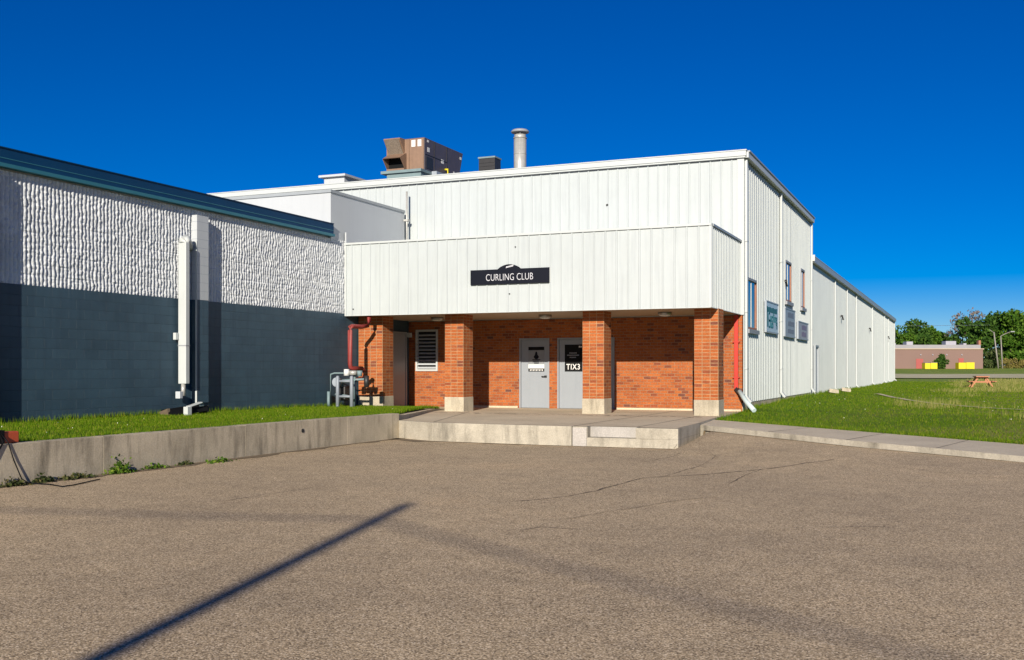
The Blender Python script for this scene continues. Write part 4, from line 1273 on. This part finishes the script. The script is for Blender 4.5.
# picnic table
px_, py_ = at_depth(981, 64.)
zt = lawn_z(px_, py_)
pt = thing('picnic_table', 'orange brown wooden picnic table standing in the dry grass', 'picnic table', (px_, py_, zt))
K = .93; ang = YAW - .30
ca, sa = math.cos(ang), math.sin(ang)
def tp_(x, y, z): return (px_ + (x * ca - y * sa) * K, py_ + (x * sa + y * ca) * K, zt + z * K)
ax3 = (Vector((ca, sa, 0)), Vector((-sa, ca, 0)), Vector((0, 0, 1)))
top = MB()
for k in range(5): top.obox(tp_(-.32 + k * .16, 0, .745), (.078 * K, .92 * K, .03 * K), ax3)
obj('tabletop', top, M['table_wood'], pt)
for sx in (-1, 1):
    bn = MB()
    for k in range(2): bn.obox(tp_(sx * (.62 + k * .15), 0, .44), (.07 * K, .92 * K, .02 * K), ax3)
    obj('bench', bn, M['table_wood'], pt)
for sy in (-1, 1):
    for sx in (-1, 1):
        lg = MB(); lg.bar(tp_(sx * .22, sy * .62, .73), tp_(sx * .68, sy * .62, 0), .09 * K, .04 * K, up=(sa, -ca, 0)); obj('leg', lg, M['table_wood'], pt)
    br = MB(); br.bar(tp_(-.76, sy * .60, .40), tp_(.76, sy * .60, .40), .04 * K, .09 * K); br.bar(tp_(-.36, sy * .60, .70), tp_(.36, sy * .60, .70), .04 * K, .08 * K)
    obj('crossbeam', br, M['table_wood'], pt)

# ================================================================== far side of the field
TB = 212.
def bw_pt(px, dt=0): return at_depth(px, TB + dt)
zb = lawn_z(*bw_pt(950)) - .15
store = thing('brown_store', 'long low brown flat-roofed store across the field', 'building', (*bw_pt(940, 10), zb))
axb = (Vector((RT[0], RT[1], 0)), Vector((FW[0], FW[1], 0)), Vector((0, 0, 1)))
def bbx(mb, p0, p1, z0, z1, d0, d1, m=0):
    a = bw_pt(p0); b = bw_pt(p1); c = (Vector((*a, 0)) + Vector((*b, 0))) / 2 + axb[1] * ((d0 + d1) / 2)
    c.z = zb + (z0 + z1) / 2
    mb.obox(c, ((Vector(a) - Vector(b)).length / 2, (d1 - d0) / 2, (z1 - z0) / 2), axb, m)
w = MB(); bbx(w, 780, 983, -.5, 4.05, 0, 24); obj('wall', w, M['brown_wall'], store)
w = MB(); bbx(w, 779, 983.6, 4.051, 4.24, -.25, 24.1); obj('cornice', w, M['soffit'], store)
w = MB(); bbx(w, 780, 982, 4.241, 5.0, .6, 23.8); rfs = obj('roof', w, M['roof_grey'], store)
for p0, p1, h in ((914, 920.5, 5.75), (954, 964.5, 5.85), (900, 903, 5.4), (972, 975, 5.4)):
    w = MB(); bbx(w, p0, p1, 5.001, h, 4, 6); obj('roof_unit', w, M['sign_mauve'], rfs)
w = MB(); bbx(w, 980.2, 982.4, 5.001, 5.9, .7, 1.6); obj('chimney', w, M['rust_frame'], rfs)
for p0, p1, h, lab in ((916, 923, 2.15, 'red door left of the bush'), (958.5, 963.5, 2.25, 'red door above the right yellow bin')):
    w = MB(); bbx(w, p0, p1, .05, h, -.08, -.01); obj('door', w, M['salmon'], store, lab)
for p in (920, 932, 946, 961):
    w = MB(); bbx(w, p, p + .9, 2.85, 3.1, -.22, -.01); obj('wall_lamp', w, M['sign_mauve'], store)
for p0, p1, lab in ((923.5, 935.5, 'yellow dumpster left of the round bush by the brown store'), (957, 972.5, 'yellow dumpster by the right end of the brown store')):
    p0 = 512 + (p0 - 512) * 206 / 212; p1 = 512 + (p1 - 512) * 206 / 212
    a = bw_pt((p0 + p1) / 2, -6)
    d = thing('dumpster', lab, 'dumpster', (*a, zb), 'yellow dumpsters behind the brown store')
    w = MB(); bbx(w, p0, (p0 + p1) / 2 - .6, .1, 1.25, -6.8, -5.2); bbx(w, (p0 + p1) / 2 - .4, p1, .1, 1.30, -6.9, -5.3); obj('bin', w, M['yellow'], d)
    w = MB(); bbx(w, p0, (p0 + p1) / 2 - .6, 1.251, 1.32, -6.85, -5.15); bbx(w, (p0 + p1) / 2 - .4, p1, 1.301, 1.37, -6.95, -5.25); obj('lid', w, M['yellow'] if p0 > 940 else M['sign_violet'], d)
    w = MB(); bbx(w, p0 + .5, p1 - .5, -.1, .1, -6.7, -5.4); obj('skid', w, M['dark_metal'], d)


def tree(name, label, px, t, z0, z1, wid, mat, n, leaf, seed, trunk=True, group=None, lobes=14, squash=1., cat='tree', gap=.0):
    r = np.random.default_rng(seed)
    x, y = at_depth(px, t); g = lawn_z(x, y)
    root = thing(name, label, cat, (x, y, g), group)
    H = z1
    cz = (z0 + z1) / 2; rz = (z1 - z0) / 2; rx = wid / 2
    C = []; R = []
    for k in range(lobes):
        u = r.normal(size=3); u /= np.linalg.norm(u); rad = r.uniform(.35, .80)
        taper = 1. - .45 * max(0, u[2]) * squash
        C.append((u[0] * rx * rad * taper, u[1] * rx * rad * taper, cz + u[2] * rz * rad)); R.append(r.uniform(.20, .40) * min(rx, rz) * 1.15)
    C = np.array(C); R = np.array(R)
    k = r.integers(0, lobes, n); u = r.normal(size=(n, 3)); u /= np.linalg.norm(u, axis=1)[:, None]
    rr = R[k] * (r.uniform(.35, 1.12, n) ** .6)
    pts = C[k] + u * rr[:, None] * np.array([1, 1, .85])
    lo, hi = np.percentile(pts[:, 2], 1), np.percentile(pts[:, 2], 99)
    pts[:, 2] = z0 + (pts[:, 2] - lo) / (hi - lo) * (z1 - z0)
    for ax_ in (0, 1):
        lo, hi = np.percentile(pts[:, ax_], 1.5), np.percentile(pts[:, ax_], 98.5); pts[:, ax_] = ((pts[:, ax_] - lo) / (hi - lo) - .5) * wid
    pts = pts[(pts[:, 2] > .02)]
    if gap:
        keep = np.array([noise.noise(Vector((p[0] * .55 + seed, p[1] * .55, p[2] * .55))) > -.25 + gap for p in pts]); pts = pts[keep]
    me = quads_mesh('crown', leaf_cloud(pts, leaf), mat)
    o = bpy.data.objects.new('crown', me); o.parent = root; COL.objects.link(o)
    if trunk:
        tb = MB(); hh = z0 + (z1 - z0) * .7; rad = max(.12, wid * .028)
        q = [(x + r.normal(0, .12) * i, y + r.normal(0, .12) * i, g - .3 + (hh + .3) * i / 4) for i in range(5)]
        tb.tube(q, [rad * 1.25, rad, rad * .8, rad * .55, rad * .25], 8)
        for i in range(min(lobes, 8)):
            c = Vector((x + C[i][0], y + C[i][1], g + C[i][2])); s = Vector(q[1 + i % 3])
            tb.tube([s, s.lerp(c, .5) + Vector((0, 0, .3)), c], [rad * .5, rad * .3, rad * .1], 6)
        obj('trunk', tb, M['bark'], root)
    return root


FG = 'trees behind the brown store'
PXM = 1 / FPX
def zpx(py, t, px):   # height above local ground that reaches photo row py
    x, y = at_depth(px, t); return EYE + (HY - py) * t * PXM - lawn_z(x, y)
def T_(name, label, px, t, top, bot, wpx, mat, n, leaf, seed, **k):
    tree(name, label, px, t, max(.3, zpx(bot, t, px)), zpx(top, t, px), wpx * t * PXM, M[mat], n, leaf, seed, group=FG, **k)
T_('tree', 'rounded green tree nearest the white shed end above the brown roof', 901, 255, 329, 356, 30, 'leaf_mid', 3000, .75, 1)
T_('tree', 'green tree with pointed top, tallest of the left clump behind the brown store', 916, 262, 321.5, 356, 30, 'leaf_dark', 3400, .75, 2)
T_('tree', 'low spreading green tree sloping down right of the pointed tree', 931, 266, 328, 356, 28, 'leaf_mid', 3000, .75, 3)
T_('tree', 'small dark tree at the low dip between the two tree clumps', 948, 275, 334, 358, 24, 'leaf_dark', 2400, .75, 4)
T_('tree', 'thin half bare purplish grey tree at the left of the big clump', 962, 250, 312.5, 362, 26, 'leaf_bare', 2000, .55, 5, gap=.15, lobes=20)
T_('tree', 'half bare grey topped tree behind the front of the big clump', 979, 258, 311.5, 362, 26, 'leaf_bare', 2000, .55, 6, gap=.12, lobes=20)
T_('tree', 'dark green tree low behind the roof units and bare tree', 968, 240, 320, 366, 30, 'leaf_dark', 3200, .75, 7)
T_('tree', 'broad dark green tree behind the leaning pole', 992, 236, 315, 369, 34, 'leaf_dark', 5000, .75, 8, lobes=18)
T_('tree', 'largest rounded green tree right of the lamp pole', 1010, 232, 313, 369, 40, 'leaf_mid', 6000, .75, 9, lobes=20)
T_('tree', 'green tree sloping down at the right edge of the photo', 1030, 238, 324, 369, 36, 'leaf_mid', 4600, .75, 10, lobes=16)
T_('tree', 'farther green tree beyond the right edge of the photo', 1062, 240, 326, 369, 44, 'leaf_dark', 4600, .75, 12, lobes=16)
T_('tree', 'wide green tree well beyond the right edge of the photo', 1105, 245, 322, 369, 50, 'leaf_mid', 4600, .75, 13, lobes=16)
tree('bush', 'round dark green bush in front of the brown store between the dumpsters', 941, 209.6, .1, zpx(355, 209.6, 941), 12 * 209.6 * PXM, M['leaf_dark'], 3200, .32, 21, cat='bush', lobes=24)
tree('shrub', 'olive green shrub at the foot of the leaning pole', 993, 219, .1, zpx(349.5, 219, 993), 15 * 219 * PXM, M['leaf_olive'], 2400, .34, 22, cat='shrub', lobes=12)
for i, p in enumerate((1005, 1011, 1017, 1024, 1032)):
    tree('hedge_shrub', ['golden brown shrub of the hedge just right of the lamp pole', 'second golden shrub of the hedge right of the lamp pole', 'golden shrub in the middle of the hedge at right', 'golden shrub of the hedge at the right edge of the photo', 'golden shrub of the hedge beyond the right edge'][i], p, 220, .05, zpx(358.5 + (i % 2) * 1.3, 220, p), 9 * 220 * PXM, M['leaf_gold'], 900, .34, 30 + i, cat='shrub', lobes=9, group='golden hedge shrubs')
# poles near the far trees
lp = thing('lamp_post', 'pale lamp post with long arm reaching right in front of the trees', 'lamp post', (*at_depth(1002.5, 214), 0))
x, y = at_depth(1002.5, 214); g0 = lawn_z(x, y)
hgt = zpx(336, 214, 1002.5); r3 = Vector((RT[0], RT[1], 0))
p0 = Vector((x, y, g0 - .2)); p1 = Vector((x, y, g0 + hgt)) - r3 * .35
obj('pole', MB().tube([p0, p1], [.15, .1], 8), M['pole_grey'], lp)
obj('arm', MB().tube([p1, p1 + r3 * .9 + Vector((0, 0, .45)), p1 + r3 * 2.1 + Vector((0, 0, .9))], .07, 8), M['pole_grey'], lp)
obj('lamp_head', MB().obox(p1 + r3 * 2.4 + Vector((0, 0, .9)), (.38, .14, .08), (r3, Vector((FW[0], FW[1], 0)), Vector((0, 0, 1)))), M['sign_mauve'], lp)
lp2 = thing('leaning_pole', 'leaning pale wooden pole left of the far lamp post', 'pole', (*at_depth(998, 216), 0))
x, y = at_depth(998.5, 216); g0 = lawn_z(x, y)
p0 = Vector((x, y, g0 - .2)); p1 = Vector((x, y, g0 + zpx(332, 216, 995))) - r3 * .95
obj('shaft', MB().tube([p0, p1], [.17, .12], 8), M['pole_grey'], lp2)
obj('arm', MB().tube([p1 - Vector((0, 0, .15)), p1 - r3 * .9 + Vector((0, 0, .5))], .06, 8), M['pole_grey'], lp2)
# thin wire in the sky left of the trees
wr = MB()
a = Vector((*at_depth(700, 230), 0)); b = Vector((*at_depth(990, 230), 0)); za = EYE + (HY - 321.5) * 230 * PXM; zb_ = EYE + (HY - 325) * 230 * PXM
for dz in (0, .0):
    wr.tube([(a.x + (b.x - a.x) * i / 12, a.y + (b.y - a.y) * i / 12, za + (zb_ - za) * i / 12 - .5 * math.sin(math.pi * i / 12) + dz) for i in range(13)], .03, 4)
wo = obj('power_line', wr, M['frame_grey'], loc=(a.x, a.y, za)); tag(wo, 'thin power line crossing the sky above the brown store', 'wire')

# ================================================================== utility poles and cable behind the viewpoint: their shadows lie on the asphalt
SAZ = math.radians(14.2); SEL = math.radians(18.2)
tip = Vector((-6.03, 10.91)); Hp = 9.; Ls = Hp / math.tan(SEL)
base = Vector((tip.x + Ls * math.sin(SAZ), tip.y - Ls * math.cos(SAZ)))
Hc = Hp - .44; Lc = Hc / math.tan(SEL); off = Vector((Lc * math.sin(SAZ), -Lc * math.cos(SAZ)))
J = Vector((-5.70, 9.62)) + off
dl_ = Vector((-4.6, -.62)).normalized(); dr_ = Vector((5.96, -3.12)).normalized()
cable_ends = [J + dl_ * 34, J + dr_ * 34]
up0 = thing('utility_pole', 'tall utility pole out of frame whose long shadow crosses the asphalt', 'utility pole', (base.x, base.y, 0), 'utility poles behind the viewpoint')
obj('shaft', MB().tube([(base.x, base.y, -.3), (base.x, base.y, 4), (base.x, base.y, Hp)], [.125, .105, .085], 14), M['pole_wood'], up0)
obj('insulator', MB().tube([(base.x, base.y - .1, Hc - .1), (base.x, base.y - .1, Hc + .1)], .05, 8), M['steel'], up0)
for e, lab in zip(cable_ends, ('utility pole out of frame to the left, at the far end of the cable', 'utility pole out of frame to the right, at the far end of the cable')):
    c = copy_tree(up0); c.location = (e.x, e.y, 0); c['label'] = lab
cbm = MB()
for e in cable_ends:
    q = [Vector((J.x + (e.x - J.x) * i / 10, J.y + (e.y - J.y) * i / 10, Hc - .35 * math.sin(math.pi * i / 10))) for i in range(11)]
    cbm.tube(q, .018, 6)
co = obj('overhead_cable', cbm, M['black'], loc=(J.x, J.y, Hc)); tag(co, 'overhead cable between the poles whose faint shadow crosses the asphalt', 'cable')

# ================================================================== light, sky, camera
w = bpy.data.worlds.new('World'); scene.world = w; w.use_nodes = True
nt = w.node_tree; bg = nt.nodes['Background']
sky = nt.nodes.new('ShaderNodeTexSky'); sky.sky_type = 'NISHITA'; sky.sun_disc = False
sky.sun_elevation = SEL; sky.sun_rotation = math.atan2(math.sin(SAZ), -math.cos(SAZ))
sky.altitude = 600; sky.air_density = .8; sky.dust_density = 0.; sky.ozone_density = 5.
hs_ = nt.nodes.new('ShaderNodeHueSaturation'); hs_.inputs['Saturation'].default_value = 1.5; hs_.inputs['Value'].default_value = 1.22; hs_.inputs['Hue'].default_value = .517
nt.links.new(sky.outputs[0], hs_.inputs['Color']); nt.links.new(hs_.outputs[0], bg.inputs['Color'])
bg.inputs['Strength'].default_value = .05
sun = bpy.data.lights.new('sun', 'SUN'); sun.energy = 5.0; sun.angle = math.radians(.45); sun.color = (1., .90, .76)
so_ = bpy.data.objects.new('sun', sun); COL.objects.link(so_)
dv = Vector((-math.sin(SAZ) * math.cos(SEL), math.cos(SAZ) * math.cos(SEL), -math.sin(SEL)))
so_.rotation_euler = dv.to_track_quat('-Z', 'Y').to_euler(); so_.location = (10, -30, 30)

cam = bpy.data.cameras.new('camera'); co_ = bpy.data.objects.new('camera', cam); COL.objects.link(co_)
cam.sensor_width = 36; cam.sensor_fit = 'HORIZONTAL'; cam.lens = FPX / 1024 * 36
cam.shift_y = (HY - 330) / 1024
cam.clip_start = .1; cam.clip_end = 6000
co_.location = (0, 0, EYE); co_.rotation_euler = (math.pi / 2, 0, YAW)
scene.camera = co_
scene.view_settings.view_transform = 'Standard'; scene.view_settings.look = 'None'; scene.view_settings.exposure = .45; scene.view_settings.gamma = 1.
